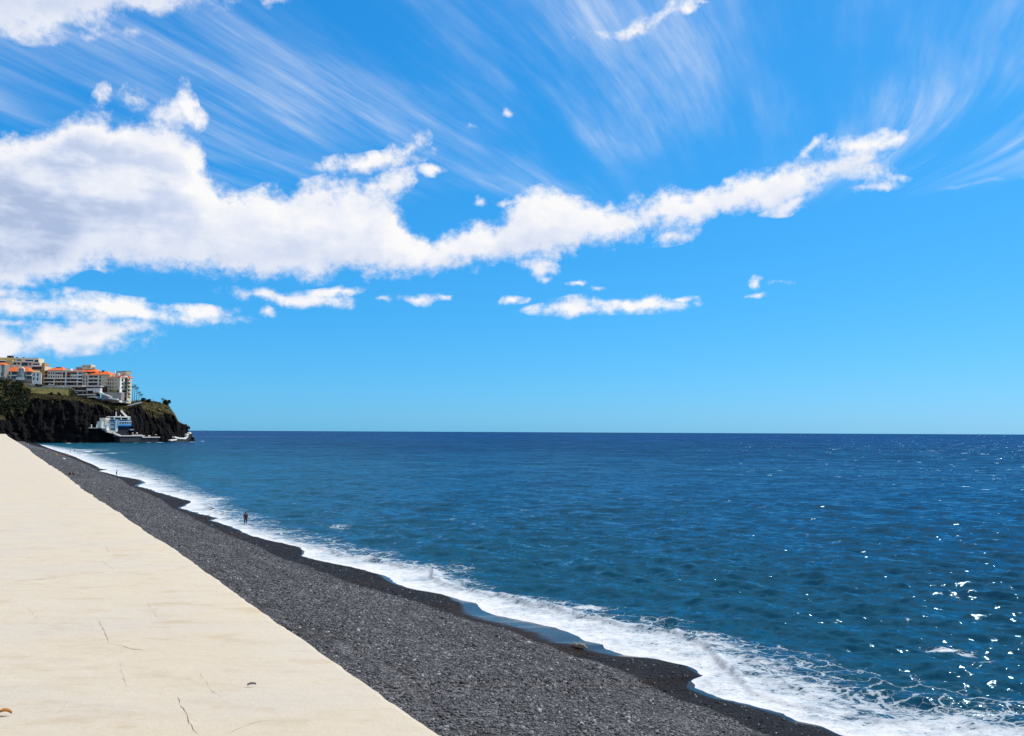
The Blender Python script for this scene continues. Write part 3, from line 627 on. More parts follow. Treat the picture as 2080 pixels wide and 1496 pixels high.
def headland_profile(x, v):
    """v in 0..4: foot, cliff edge (1), plateau front (2), plateau back (3), back foot (4) -> distance, height"""
    db = d_base(x); k = np.clip((402-x)/60, .12, 1)
    d1 = db+12*k; d2 = db+12*k+VOFF*np.clip((402-x)/110, .08, 1); d25 = d2+3; d3 = d2+hl(HD, x); d4 = d3+14*k
    z1 = zat(x, hl(HCL, x), d1); z2 = zat(x, hl(HTOP, x), d2); z25 = np.maximum(z2, zat(x, hl(HPL, x), d25)); z3 = z25+.012*(d3-d25)
    D = [db-2.5, db, d1, d2, d25, d3, d4]; Z = [-3+0*x, 0*x, z1, z2, z25, z3, -4+0*x]; V = [-.2, 0, 1, 2, 2.2, 3, 4]
    d = np.zeros_like(x+v); z = np.zeros_like(d)
    for i in range(6):
        m = (v >= V[i]) & (v <= V[i+1]); u = np.clip((v-V[i])/(V[i+1]-V[i]), 0, 1)
        if i == 1: uz = u**.85; ud = u**1.3
        else: uz = ud = u
        d = np.where(m, D[i]+(D[i+1]-D[i])*ud, d); z = np.where(m, Z[i]+(Z[i+1]-Z[i])*uz, z)
    return d, z
def headland_material():
    m, T, b = newmat('basalt_cliff'); tc = T.new('ShaderNodeTexCoord').outputs['Object']; veg = T.attr('veg')
    n1 = T.noise(tc, .10, 6, .65); n2 = T.noise(T.mapping(tc, sc=(1,1,.25)), .5, 5, .7); n3 = T.noise(tc, 1.3, 4, .6)
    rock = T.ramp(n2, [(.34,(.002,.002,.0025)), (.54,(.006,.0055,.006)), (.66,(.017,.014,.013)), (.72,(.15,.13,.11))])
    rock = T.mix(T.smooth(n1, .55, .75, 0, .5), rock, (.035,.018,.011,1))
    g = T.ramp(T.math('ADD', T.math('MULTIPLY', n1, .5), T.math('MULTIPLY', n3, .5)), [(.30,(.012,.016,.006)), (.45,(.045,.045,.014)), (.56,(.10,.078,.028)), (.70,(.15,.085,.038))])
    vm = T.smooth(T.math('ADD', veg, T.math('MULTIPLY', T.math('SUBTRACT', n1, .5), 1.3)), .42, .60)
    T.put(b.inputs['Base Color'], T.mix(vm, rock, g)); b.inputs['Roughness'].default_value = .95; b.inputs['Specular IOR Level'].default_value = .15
    bp = T.new('ShaderNodeBump'); bp.inputs['Strength'].default_value = 1; bp.inputs['Distance'].default_value = 1.2; T.put(bp.inputs['Height'], T.math('ADD', n2, n3)); T.put(b.inputs['Normal'], bp.outputs[0])
    return m
def headland_co(x, v, rough=True):
    d, z = headland_profile(x, v)
    if rough:
        w = ground_v(x, d); cl = np.clip(v*4, 0, 1)*np.clip((1.6-v)*2, 0, 1); k = np.clip((402-x)/50, .10, 1); top = np.clip(v-.8, 0, 1)*np.clip(3.1-v, 0, 1)
        strat = fbm(w[..., 0]*.22, w[..., 1]*.22, z*.045, 4); blk = np.round(fbm(w[..., 0]*.12, w[..., 1]*.12, z*.05+4, 3)*5)/5
        d = d+k*(cl*(6.0*strat+5.0*blk)+(np.abs(v-.0) < .5)*2.0*fbm(w[..., 0]*.3, w[..., 1]*.3, z*.3, 3))
        bare = np.clip((x-283)/12, 0, 1)
        z = z+top*k*bare*(1.1*fbm(w[..., 0]*.25, w[..., 1]*.05, 2, 3))+top*.5*fbm(w[..., 0]*.2, w[..., 1]*.2, 8, 3)
    w = ground_v(x, d); return np.concatenate([w, z[..., None]], -1)
def ground_v(x, d):
    t = (x-1040)/F; return np.stack([t*d*1.00317/1.0032, d+0*t], -1)
def build_headland():
    x = np.concatenate([np.linspace(-300, -10, 110)[:-1], np.linspace(-10, 399.5, 620)]); v = np.concatenate([np.linspace(-.2, 0, 3)[:-1], np.linspace(0, 1, 60)[:-1], np.linspace(1, 2, 26)[:-1], np.linspace(2, 2.2, 3)[:-1], np.linspace(2.2, 3, 14)[:-1], np.linspace(3, 4, 8)])
    X_, V_ = np.meshgrid(x, v, indexing='ij'); co = headland_co(X_, V_)
    veg = np.interp(V_, [0, .55, .95, 1.15, 4], [0, .08, .42, .95, .95]); veg = veg-np.clip((X_-300)/60, 0, 1)*.35*(V_ < 1.6)+np.clip((X_-285)/25, 0, 1)*np.clip((350-X_)/20, 0, 1)*.30*np.clip((V_-.45)*3, 0, 1); veg = veg+.2*(X_ < 62)*(V_ > .7)
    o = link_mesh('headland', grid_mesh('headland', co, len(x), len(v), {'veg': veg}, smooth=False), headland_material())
    tag(o, 'dark basalt headland with a sheer cliff and scrub along its top', kind='structure')
build_headland()
def land(px, v):
    return headland_co(np.array([float(px)]), np.array([float(v)]))[0]
# leaves for scrub, bushes and palms
def leaf_mat(name, a, b_):
    m, T, b = newmat(name); tc = T.new('ShaderNodeTexCoord').outputs['Object']
    n = T.noise(tc, .55, 4, .7); T.put(b.inputs['Base Color'], T.ramp(n, [(.3, a), (.7, b_)])); b.inputs['Roughness'].default_value = .7; b.inputs['Specular IOR Level'].default_value = .2
    return m
M_SCRUB = leaf_mat('scrub_leaves', (.006,.010,.004), (.026,.034,.010)); M_DRYSCRUB = leaf_mat('dry_scrub', (.03,.03,.010), (.12,.085,.035)); M_PALM = leaf_mat('palm_leaves', (.010,.016,.007), (.045,.05,.02)); M_BARK = mat('palm_bark', (.05,.04,.032), .9, .4, 2)
def leaf_cloud(pts, size, seed=0):
    rg = np.random.default_rng(seed); P = np.asarray(pts, float); n = len(P)
    a = rg.normal(size=(n, 3)); a /= np.linalg.norm(a, axis=1)[:, None]; b = rg.normal(size=(n, 3)); b -= a*(a*b).sum(1)[:, None]; b /= np.linalg.norm(b, axis=1)[:, None]
    s = (size*rg.uniform(.5, 1.4, n))[:, None]
    vs = np.stack([P-a*s, P+b*s*.55, P+a*s, P-b*s*.55], 1).reshape(-1, 3)
    me = bpy.data.meshes.new('leaves'); me.from_pydata(vs.tolist(), [], [tuple(range(4*i, 4*i+4)) for i in range(n)]); me.update(); return me
def scrub(name, x0, x1, v0, v1, nb, rad, mt, label, seed):
    rg = np.random.default_rng(seed); P = []
    xs = rg.uniform(x0, x1, nb); vs = rg.uniform(v0, v1, nb); co = headland_co(xs, vs)
    for c in co:
        r = rad*rg.uniform(.5, 1.5); k = rg.normal(size=(46, 3)); k /= np.linalg.norm(k, axis=1)[:, None]; k[:, 2] = np.abs(k[:, 2])*.85
        P.append(c+k*r*rg.uniform(.55, 1.05, (46, 1)))
    o = link_mesh(name, leaf_cloud(np.concatenate(P), rad*.30, seed), mt); tag(o, label, kind='stuff')
scrub('dark_scrub', -60, 58, .85, 2.0, 340, 3.0, M_SCRUB, 'dense dark green scrub covering the slope under the apartment houses', 1)
scrub('dry_scrub', 58, 250, .95, 1.9, 420, 1.3, M_DRYSCRUB, 'low olive and rust coloured scrub along the cliff edge', 2)
scrub('cliff_scrub', 250, 352, .8, 2.3, 260, 1.0, M_DRYSCRUB, 'low brown scrub growing on the seaward end of the headland', 3)

# ------------------------------------------------------------------ buildings on the headland
M_CREAM = mat('cream_render', (.64,.54,.38), .85, .08, .25); M_YELLOW = mat('yellow_render', (.60,.44,.17), .85, .1, .25); M_WHITE = mat('white_render', (.80,.75,.67), .8, .05, .3); M_BEIGE = mat('beige_render', (.54,.44,.31), .85, .08, .25)
M_OCHRE = mat('ochre_render', (.42,.20,.07), .85, .12, .3); M_TAN = mat('tan_render', (.40,.27,.13), .85, .1, .3); M_GREYW = mat('grey_white_render', (.68,.60,.50), .85, .08, .3); M_OLIVE = mat('olive_render', (.34,.30,.14), .85, .1, .3)
M_ROOF = mat('orange_tiles', (.68,.14,.032), .8, .30, .9, .05); M_SLATE = mat('dark_roof', (.03,.03,.035), .6, .2, .5)
M_GLASS = mat('dark_glass', (.012,.015,.02), .12, .3, .3, spec=.6); M_RECESS = mat('recess_shade', (.045,.032,.026), .9, .3, .3); M_STEEL = mat('grey_steel', (.30,.31,.33), .45, .1, 1, metal=.6)  # recess colour paints the shade inside loggias, balconies and openings
M_GREY = mat('grey_concrete', (.31,.28,.245), .9, .12, .5); M_BLUE = mat('blue_paint', (.03,.20,.48), .5, .08, .5); M_CYAN = mat('pale_blue_paint', (.52,.66,.68), .5, .06, .5); M_NAVY = mat('navy_paint', (.012,.05,.14), .5, .1, .5); M_BGLASS = mat('blue_grey_glass', (.20,.25,.33), .2, .15, .4, spec=.6); M_SUNLIT = mat('sunlit_render', (.82,.77,.66), .85, .04, .25); M_WALLY = mat('lichen_wall', (.30,.25,.085), .95, .35, .25)
Z1 = lambda x, y: (x/4.952, 700+y/4.952)
Z2 = lambda x, y: (x/13.6, 710+y/13.6)
Z3 = lambda x, y: (80+x/9.4545, 730+y/9.4545)
Z4 = lambda x, y: (180+x/8.667, 800+y/8.667)
class Facade:
    """an upright plane between two ground points given by photograph column and distance; shapes on it get real size and thickness"""
    def __init__(s, xa, da, xb, db, zoom=None):
        s.A = ground(xa, da); s.B = ground(xb, db); d = s.B-s.A; s.n = np.array([d[1], -d[0]])/np.hypot(*d); s.zoom = zoom
        if s.n @ s.A > 0: s.n = -s.n
    def pt(s, px, py, off=0.0):
        r = ray(px, py); n3 = np.array([s.n[0], s.n[1], 0]); k = (s.n @ s.A)/(n3 @ r); p = np.array([0, 0, HC])+r*k
        return p+n3*off
    def box(s, mb, x0, y0, x1, y1, front, back):
        if s.zoom: (x0, y0), (x1, y1) = s.zoom(x0, y0), s.zoom(x1, y1)
        xm, ym = (x0+x1)/2, (y0+y1)/2; a = s.pt(x0, ym)[:2]; b = s.pt(x1, ym)[:2]; zt = s.pt(xm, y0)[2]; zb = s.pt(xm, y1)[2]
        f = s.n*front; g = s.n*back
        q = lambda p, o, z: (p[0]+o[0], p[1]+o[1], z)
        mb.hexa([q(a, f, zb), q(a, f, zt), q(b, f, zt), q(b, f, zb), q(a, g, zb), q(a, g, zt), q(b, g, zt), q(b, g, zb)]); return s
    def part(s, name, mt, parent, rects, front=.12, back=-.1):
        mb = MB()
        for r in rects: s.box(mb, *r[:4], *(r[4:] if len(r) > 4 else (front, back)))
        return mb.build(name, mt, parent)
    def each(s, name, mt, parent, rects, front=.10, back=-.1):
        return [s.part(name, mt, parent, [r], front, back) for r in rects]
    def hip(s, name, mt, parent, x0, x1, ye, yr, depth, over=.8, inset=.3, r0=None, r1=None):
        if s.zoom: (x0, ye), (x1, yr) = s.zoom(x0, ye), s.zoom(x1, yr)
        xm = (x0+x1)/2; a = s.pt(x0, ye)[:2]; b = s.pt(x1, ye)[:2]; ze = s.pt(xm, ye)[2]; zr = s.pt(xm, yr)[2]+(s.pt(xm, yr)[2]-HC)*depth*.5/np.hypot(*a)
        u = (b-a)/np.hypot(*(b-a)); L = np.hypot(*(b-a)); f = s.n*over; g = -s.n*(depth+over); a = a-u*over; b = b+u*over
        m = -s.n*depth/2; ins = min(L*inset, depth*.5); c = a+m+u*ins; e = b+m-u*ins; mb = MB(); q = lambda p, z: (p[0], p[1], z)
        v = [q(a+f, ze), q(b+f, ze), q(b+g, ze), q(a+g, ze), q(c, zr), q(e, zr)]+[q(a+f, ze-.3), q(b+f, ze-.3), q(b+g, ze-.3), q(a+g, ze-.3)]
        mb.add(v, [(0,1,5,4), (1,2,5), (2,3,4,5), (3,0,4), (6,7,1,0), (7,8,2,1), (8,9,3,2), (9,6,0,3), (9,8,7,6)])
        return mb.build(name, mt, parent)
def bthing(name, fac, px, py, label, group=None, cat='building'):
    if fac.zoom: px, py = fac.zoom(px, py)
    p = fac.pt(px, py); return thing(name, tuple(p), label, cat, group)

# long hotel block with balconies
h = Facade(88, 885, 168, 882, Z3); GB = 'hotel and apartment blocks on the headland'
t = bthing('hotel_block', h, 460, 495, 'long grey-white hotel block with balcony rows and orange tiled roofs, left of the gabled block', GB)
h.part('wall', M_GREYW, t, [(92,215,835,560,0,-14)])
h.each('loggia_wall', M_OCHRE, t, [(95,218,160,356),(446,240,600,356)], .06, -.1)
h.each('loggia_shade', M_RECESS, t, [(102,238,154,275),(102,300,154,345),(455,262,505,300),(455,318,505,350),(530,262,596,300),(530,318,596,352)], .14, 0)
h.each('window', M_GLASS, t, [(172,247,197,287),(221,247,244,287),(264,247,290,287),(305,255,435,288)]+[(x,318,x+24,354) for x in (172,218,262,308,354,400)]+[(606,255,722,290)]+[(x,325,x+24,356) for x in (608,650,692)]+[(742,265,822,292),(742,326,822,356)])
h.each('balcony_shade', M_RECESS, t, [(95,382,284,432),(300,382,508,432),(526,382,735,432),(746,388,825,430),(95,448,284,500),(300,448,508,500),(526,448,735,500),(746,452,825,496)], .05, -.1)  # dark panels on the wall paint the shade behind the balconies
h.each('balcony', M_WHITE, t, [(92,360,735,381),(92,428,735,447),(738,358,832,386),(738,428,832,450),(738,292,832,318)], 1.5, 0)
h.each('pillar', M_WHITE, t, [(284,381,300,510),(508,240,526,510),(732,240,745,510)], 1.2, 0)
h.each('doorway', M_OCHRE, t, [(330,392,352,430),(400,392,425,430),(180,458,200,498),(330,458,352,498),(405,458,430,498),(590,392,610,430),(660,458,680,498)], .09, 0)
h.hip('roof', M_ROOF, t, 160, 445, 214, 152, 14); rf = h.hip('roof', M_ROOF, t, 590, 900, 243, 168, 15); h.hip('roof', M_ROOF, t, 880, 1060, 240, 186, 15)
h.part('roof_terrace', M_GREYW, t, [(440,205,600,232,.2,-14)]); h.part('dormer', M_WHITE, t, [(512,182,604,222,.5,-4)])
pb = h.part('roof_house', M_CREAM, t, [(765,98,940,190,-5,-13)]); h.each('window', M_GLASS, pb, [(790,120,815,140),(855,125,868,150),(885,125,898,150),(912,125,925,150)], -4.85, -5.1); h.part('plant_room', M_STEEL, t, [(650,140,780,175,-5,-10)])
h.each('rooftop_vent', M_SLATE, t, [(260,146,355,160,-5,-8),(955,152,990,172,-5,-8)])
# gabled middle block
h = Facade(166, 880, 222, 874, Z3)
t = bthing('apartment_block', h, 1000, 540, 'beige gabled apartment block with orange hipped roof between the long hotel and the corner block', GB)
h.part('wall', M_BEIGE, t, [(822,300,1350,600,0,-14)])
mb = MB(); P = [h.pt(*Z3(*q)) for q in ((822,300),(880,262),(945,300))]; n3 = np.array([h.n[0], h.n[1], 0]); mb.add([p+n3*.1 for p in P]+[p-n3*10 for p in P], [(0,1,2),(5,4,3),(0,3,4,1),(1,4,5,2),(2,5,3,0)]); mb.build('gable', M_BEIGE, t)
h.each('window', M_GLASS, t, [(843,322,864,370),(902,322,923,370),(843,395,864,440),(902,395,923,440),(843,462,864,495),(902,462,923,495),(1150,330,1182,362),(1152,392,1178,436),(1152,462,1178,498),(1205,530,1240,570),(1262,528,1328,575),(1190,585,1240,630),(1255,590,1285,620)])
h.each('balcony_shade', M_RECESS, t, [(945,322,1038,358),(1048,322,1135,358),(945,392,1038,430),(1048,392,1135,430),(945,460,1135,498),(890,528,1190,552)], .05, -.1)
h.each('balcony', M_GREYW, t, [(940,358,1140,384),(940,430,1140,452),(860,503,1260,526)], 1.5, 0); h.each('pillar', M_WHITE, t, [(938,310,950,505),(1135,310,1150,505)], 1.2, 0)
rf = h.hip('roof', M_ROOF, t, 950, 1330, 296, 232, 14); h.each('chimney', M_SLATE, t, [(1140,208,1172,236,-5,-7),(1095,228,1110,245,-4,-5)])
# corner block at the seaward end
h = Facade(207, 878, 243.5, 862, Z3); g = Facade(243.6, 861.8, 259, 878, Z3); e_ = Facade(259.1, 878, 264.8, 897, Z3)
t = bthing('corner_block', g, 1610, 790, 'tall corner block with a sunlit cream end wall facing the sea beside the palms', GB)
mb = MB(); fp = [h.A-h.n*.3, g.A-g.n*.3-h.n*.3, g.B-g.n*.3, e_.B-g.n*.6, h.A+(e_.B-g.A)-g.n*.6]; zt_, zb_ = g.pt(*Z3(1600, 356))[2], g.pt(*Z3(1600, 840))[2]; k = len(fp)
mb.add([(*p, zb_) for p in fp]+[(*p, zt_) for p in fp], [tuple(range(k)), tuple(range(2*k-1, k-1, -1))]+[(i, (i+1) % k, k+(i+1) % k, k+i) for i in range(k)]); mb.build('core_wall', M_BEIGE, t)
h.part('wall', M_BEIGE, t, [(1195,345,1546,800,0,-.6)]); g.part('wall', M_SUNLIT, t, [(1545,352,1692,830,0,-.6)]); e_.part('wall', M_CREAM, t, [(1692.5,362,1745,800,0,-.6)])  # sunlight on the end wall is put into its lighter render
h.each('window', M_GLASS, t, [(x,y,x+24,y+36) for y in (382,450,520,588) for x in (1352,1402)]+[(x,y+4,x+16,y+26) for y in (386,454,524) for x in (1460,)])
h.each('balcony_shade', M_RECESS, t, [(1206,390,1245,430),(1262,385,1332,425),(1206,456,1245,498),(1262,456,1332,498)], .05, -.1); h.each('balcony', M_GREYW, t, [(1200,425,1338,446),(1200,497,1338,516)], 1.3, 0)
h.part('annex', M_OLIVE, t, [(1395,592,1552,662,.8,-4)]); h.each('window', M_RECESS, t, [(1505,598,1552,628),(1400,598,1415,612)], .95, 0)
g.each('window', M_GLASS, t, [(x,y,x+26,y+36) for y in (384,452,526) for x in (1580,1644)]+[(1586,598,1664,632)]+[(x,662,x+24,696) for x in (1575,1640)]); g.part('archway_shade', M_RECESS, t, [(1585,735,1662,800)]); g.part('cornice', M_CREAM, t, [(1545,348,1692,362,.5,-.2)])  # the dark panel at the foot paints the shade inside the arch
e_.each('balcony_shade', M_RECESS, t, [(1696,y,1740,y+34) for y in (390,458,526,594,668)], .05, -.1); e_.each('balcony', M_CREAM, t, [(1692,y,1745,y+22) for y in (420,488,556,626,700)], 1.4, 0)
h.hip('roof', M_ROOF, t, 1205, 1570, 355, 285, 15, over=.3, inset=.25); h.each('dormer', M_WHITE, t, [(1398,308,1425,342),(1478,280,1505,318),(1462,318,1484,345),(1594,312,1618,345)], -1.2, -5)
h.part('roof_house', M_BEIGE, t, [(1375,232,1570,300,-6,-12)]); h.part('roof_rail', M_SLATE, t, [(1375,224,1570,233,-5.8,-12.2)]); g.each('chimney', M_WHITE, t, [(1612,262,1624,300,-5,-6),(1540,232,1560,262,-5,-6)])
# stepped yellow apartment house
h = Facade(-30, 884, 90, 892, Z2)
t = bthing('apartment_house', h, 600, 700, 'stepped yellow and cream apartment house with flat roof terraces above the orange roofed villa', GB)
h.part('wall', M_CREAM, t, [(-400,222,1000,345,-6,-20),(300,342,1062,460,-3,-20),(-400,455,1215,1000,-1.5,-20)]); h.part('wall', M_YELLOW, t, [(-400,285,312,460,-2.5,-20),(-400,215,330,292,-5.6,-12)])
h.each('window', M_GLASS, t, [(235,265,272,302),(325,262,352,305),(388,268,520,314),(636,276,850,330),(890,282,998,340)], -5.85, -6.1)
h.each('window', M_GLASS, t, [(335,358,415,430),(445,362,518,412),(560,358,735,448),(765,375,828,432),(872,390,1060,432)], -2.85, -3.1); h.each('parapet', M_WHITE, t, [(330,428,420,456),(860,432,1150,470),(380,312,525,334),(630,328,860,350)], -2.0, -2.9)
h.each('balcony_shade', M_RECESS, t, [(870,475,1160,562),(880,580,1150,640)], -1.4, -1.6); h.part('balcony', M_BEIGE, t, [(865,560,1165,580)], -.2, -1.4); tw = h.part('stair_tower', M_TAN, t, [(1140,372,1216,1010,-.3,-12)])
h.part('roof_tank', M_SLATE, t, [(98,155,232,222,-8,-13)]); h.each('rooftop_vent', M_SLATE, t, [(328,198,380,224),(530,202,560,226),(765,230,800,242),(860,218,885,242),(975,236,1000,246)], -8, -10)
h.each('awning', M_ROOF, t, [(55,392,205,432)], -1.2, -2.4); h.part('balcony', M_WHITE, t, [(-200,300,135,318,-1.0,-2.4),(0,372,30,395,-1.2,-2.4),(80,470,245,496,-.8,-2.4)]); h.part('balcony_shade', M_RECESS, t, [(-200,318,128,352)], -2.4, -2.6)
# orange roofed villa with the arched glass bay
h = Facade(2, 866, 66, 868, Z2)
t = bthing('villa', h, 480, 830, 'dark fronted villa with a bright orange hipped roof and white arched glass bay', GB)
h.part('wall', M_GREY, t, [(96,600,890,900,0,-12)]); h.hip('roof', M_ROOF, t, 120, 830, 612, 488, 12, over=.7, inset=.25)
h.each('window', M_GLASS, t, [(112,630,205,700),(330,622,468,700),(215,630,300,705),(740,625,850,705),(112,730,205,800),(330,735,468,800),(740,740,860,810)], .1, -.1); h.each('balcony', M_GREYW, t, [(160,706,468,742),(725,706,880,738)], 1.4, 0); h.each('pillar', M_GREYW, t, [(300,625,326,830)], 1.2, 0)
bay = h.part('glass_bay', M_BGLASS, t, [(535,560,690,830,1.6,-2)]); h.part('bay_base', M_WHITE, t, [(470,780,700,850,1.9,-1)]); h.part('curtain', M_CREAM, bay, [(600,580,640,700),(625,640,690,780)], 1.68, 1.5)
mb = MB(); c = np.array([608, 590.]); pts = [h.pt(*Z2(c[0]+88*math.cos(a), c[1]-90*math.sin(a)), 1.7) for a in np.linspace(-.35, math.pi+.35, 15)]; mb.tube(pts, .75, 8); mb.build('arch', M_WHITE, t)
h.part('arch_glass', M_GLASS, t, [(548,540,680,575,1.0,-2)])
# white gable house
h = Facade(65, 858, 84, 862, Z2)
t = bthing('white_house', h, 1000, 930, 'small white house with four dark windows beside the tan stair tower', GB)
h.part('wall', M_WHITE, t, [(892,635,1140,960,0,-8)]); h.each('window', M_GLASS, t, [(925,660,958,740),(1026,670,1064,748),(918,770,954,856),(1018,780,1056,862)]); h.hip('roof', M_TAN, t, 885, 1145, 640, 588, 8, over=.3)
h = Facade(-12, 862, 7, 858, Z2)
t = bthing('row_house', h, 20, 760, 'narrow white house cut by the left photo edge under a red tiled roof', GB)
h.part('wall', M_WHITE, t, [(-150,440,20,900,0,-8)]); h.part('side_wall', M_GREY, t, [(20,420,95,900,-1,-7)]); h.hip('roof', M_ROOF, t, -150, 95, 425, 370, 8, over=.3); h.each('window', M_GLASS, t, [(-60,520,-20,600),(-60,650,-20,730),(32,650,62,700)])
# yellow lichened retaining wall
h = Facade(56, d_base(56.)+12+VOFF-1, 139, d_base(139.)+12+VOFF-1, None)
t = bthing('retaining_wall', h, 100, 800, 'long yellow-green lichened retaining wall below the hotel car park', cat='wall')
mb = MB(); a = [h.pt(*Z3(x, y)) for x, y in ((-230,530),(-20,545),(150,548),(350,556),(556,575))]; b_ = [h.pt(*Z3(x, y), .8) for x, y in ((-200,640),(-20,660),(150,672),(350,700),(560,728))]
n3 = np.array([h.n[0], h.n[1], 0]); k = len(a); mb.add([*a, *b_, *[p-n3*2 for p in a], *[p-n3*3 for p in b_]], [(i, i+1, k+i+1, k+i) for i in range(k-1)]+[(2*k+i, 2*k+i+1, i+1, i) for i in range(k-1)]+[(3*k+i, 3*k+i+1, 2*k+i+1, 2*k+i) for i in range(k-1)]+[(0, k, 3*k, 2*k), (k-1, 2*k-1, 4*k-1, 3*k-1)]); mb.build('wall', M_WALLY, t)
mb = MB(); mb.add([*[p+n3*.15 for p in a], *[p+n3*.15+np.array([0,0,.7]) for p in a], *[p-n3*.4 for p in a], *[p-n3*.4+np.array([0,0,.7]) for p in a]], [(i, i+1, k+i+1, k+i) for i in range(k-1)]+[(k+i, k+i+1, 3*k+i+1, 3*k+i) for i in range(k-1)]+[(2*k+i, 2*k+i+1, 3*k+i+1, 3*k+i) for i in range(k-1)]); mb.build('coping', M_GREY, t)
# pool terraces and restaurant below the hotel
h = Facade(138, 862, 245, 850, Z3)
t = bthing('terrace_restaurant', h, 900, 700, 'low white and grey terraces with flat canopies stepping down below the hotel', cat='terrace')
h.part('wall', M_GREY, t, [(590,600,1050,720,0,-6),(1180,640,1560,790,-1,-6)]); h.each('canopy', M_GREYW, t, [(540,512,860,530,3,-3),(862,520,1200,532,2.5,-3)]); h.part('canopy_shade', M_RECESS, t, [(540,531,1195,640,-6.1,-9)])  # dark block at the back paints the shade under the canopies
h.each('white_wall', M_WHITE, t, [(552,556,624,612),(1045,556,1182,640),(915,560,1040,606)], .8, -2); h.each('deck', M_GREYW, t, [(620,600,900,618),(690,676,1100,694),(960,720,1140,738),(600,640,760,652)], 3, 0)
h.each('opening', M_GLASS, t, [(640,620,700,660),(720,622,830,668),(850,625,900,670),(930,610,1040,660),(1100,650,1160,700)], .1, -.1); h.part('glass_screen', M_BGLASS, t, [(1128,736,1372,768)], 2, 1.6)
def slope_slab(h, mb, x0, y0, x1, y1, hgt, front, back):
    A = h.pt(*h.zoom(x0, y0)) if h.zoom else h.pt(x0, y0); B = h.pt(*h.zoom(x1, y1)) if h.zoom else h.pt(x1, y1); n3 = np.array([h.n[0], h.n[1], 0]); up = np.array([0, 0, hgt])
    mb.hexa([A+n3*front-up, A+n3*front, B+n3*front, B+n3*front-up, A+n3*back-up, A+n3*back, B+n3*back, B+n3*back-up]); return mb
mb = MB(); slope_slab(h, mb, 1165, 628, 1330, 690, 1.6, 2.2, 0); slope_slab(h, mb, 1330, 690, 1410, 722, 1.6, 2.2, 0); slope_slab(h, mb, 1365, 738, 1530, 765, 1.3, 2.6, .5); mb.build('stairs', M_WHITE, t)
h.each('post', M_TAN, t, [(700,560,708,700),(930,600,938,720),(1105,600,1113,720)], 2.5, 2.2)
# cliff path parapet and stair down to the beach club
dW = d_base(265.)+20; h = Facade(244, dW-6, 290, dW+6, Z4)
t = bthing('path_wall', h, 700, 200, 'pale sloping parapet of the path climbing the cliff above the beach club', cat='wall'); mb = MB()
q = [(578,248),(700,200),(810,172),(935,143)]
for a_, b2 in zip(q[:-1], q[1:]): slope_slab(h, mb, *a_, *b2, 1.3, .5, -.5)
mb.build('parapet', M_WHITE, t); mb = MB()
for a_, b2 in zip(q[:-1], q[1:]): slope_slab(h, mb, a_[0], a_[1]+9, b2[0], b2[1]+9, 7.0, .3, -3)
mb.build('retaining_face', mat('dark_masonry', (.035,.033,.034), .9, .3, .4), t)
# beach club at the foot of the cliff
h = Facade(203, d_base(203.)-5, 268, d_base(268.)-9, Z4)
t = bthing('beach_club', h, 500, 735, 'white and blue beach club building clinging to the foot of the dark cliff', GB)
h.part('white_wing', M_WHITE, t, [(228,490,300,610,0,-8),(285,428,372,560,.8,-9),(310,560,372,650,.4,-8)]); h.part('wall', M_GREYW, t, [(370,445,500,680,1,-9)]); h.each('wing_wall', M_CREAM, t, [(296,455,362,500),(300,505,360,540)], 1.0, .5)
h.each('window', M_BGLASS, t, [(376,482,446,535),(376,560,446,612)], 1.15, .8); h.each('window', M_NAVY, t, [(372,462,448,480),(372,540,448,558),(372,616,446,646)], 1.15, .8); h.part('pier', M_CYAN, t, [(455,450,496,665,2.2,0)])
cb = h.part('cabin', M_CYAN, t, [(496,458,716,572,3.2,-8)]); h.part('blue_band', M_BLUE, cb, [(496,540,718,572)], 3.35, 3.0); h.part('dark_band', M_NAVY, cb, [(500,460,640,484),(640,462,716,478)], 3.3, 3.0); h.each('window', M_GLASS, t, [(506,498,542,530),(550,498,590,530),(598,498,632,530),(640,498,672,530),(680,498,708,530)], 3.3, 3.0)
h.part('undercroft', mat('blue_black_wall', (.012,.015,.022), .7, .2, .4), t, [(505,572,692,735,1.6,-8)]); rf = h.part('roof_slab', M_WHITE, t, [(398,402,700,420,3.6,-8)]); h.each('post', M_WHITE, t, [(412,420,428,452),(535,420,548,458),(655,400,680,458),(688,420,700,458)], 3.3, 3.0); h.part('deck_shade', M_RECESS, t, [(430,420,690,452)], .5, -6)  # blue-black wall under the cabin; dark deck panel paints the shade below the roof
h.each('flagpole', M_WHITE, t, [(470,318,480,402),(545,375,555,402)], 1, .7)
mb = MB(); slope_slab(h, mb, 556, 282, 662, 398, 2.0, 2.0, .6); mb.build('stairs', M_WHITE, t)
mb = MB(); slope_slab(h, mb, 300, 640, 400, 668, 2.2, 2.4, 0); slope_slab(h, mb, 395, 665, 535, 728, 2.0, 3.0, 0); mb.build('ramp', M_GREYW, t)
h.part('awning', M_BGLASS, t, [(694,622,764,646)], 3, 0)
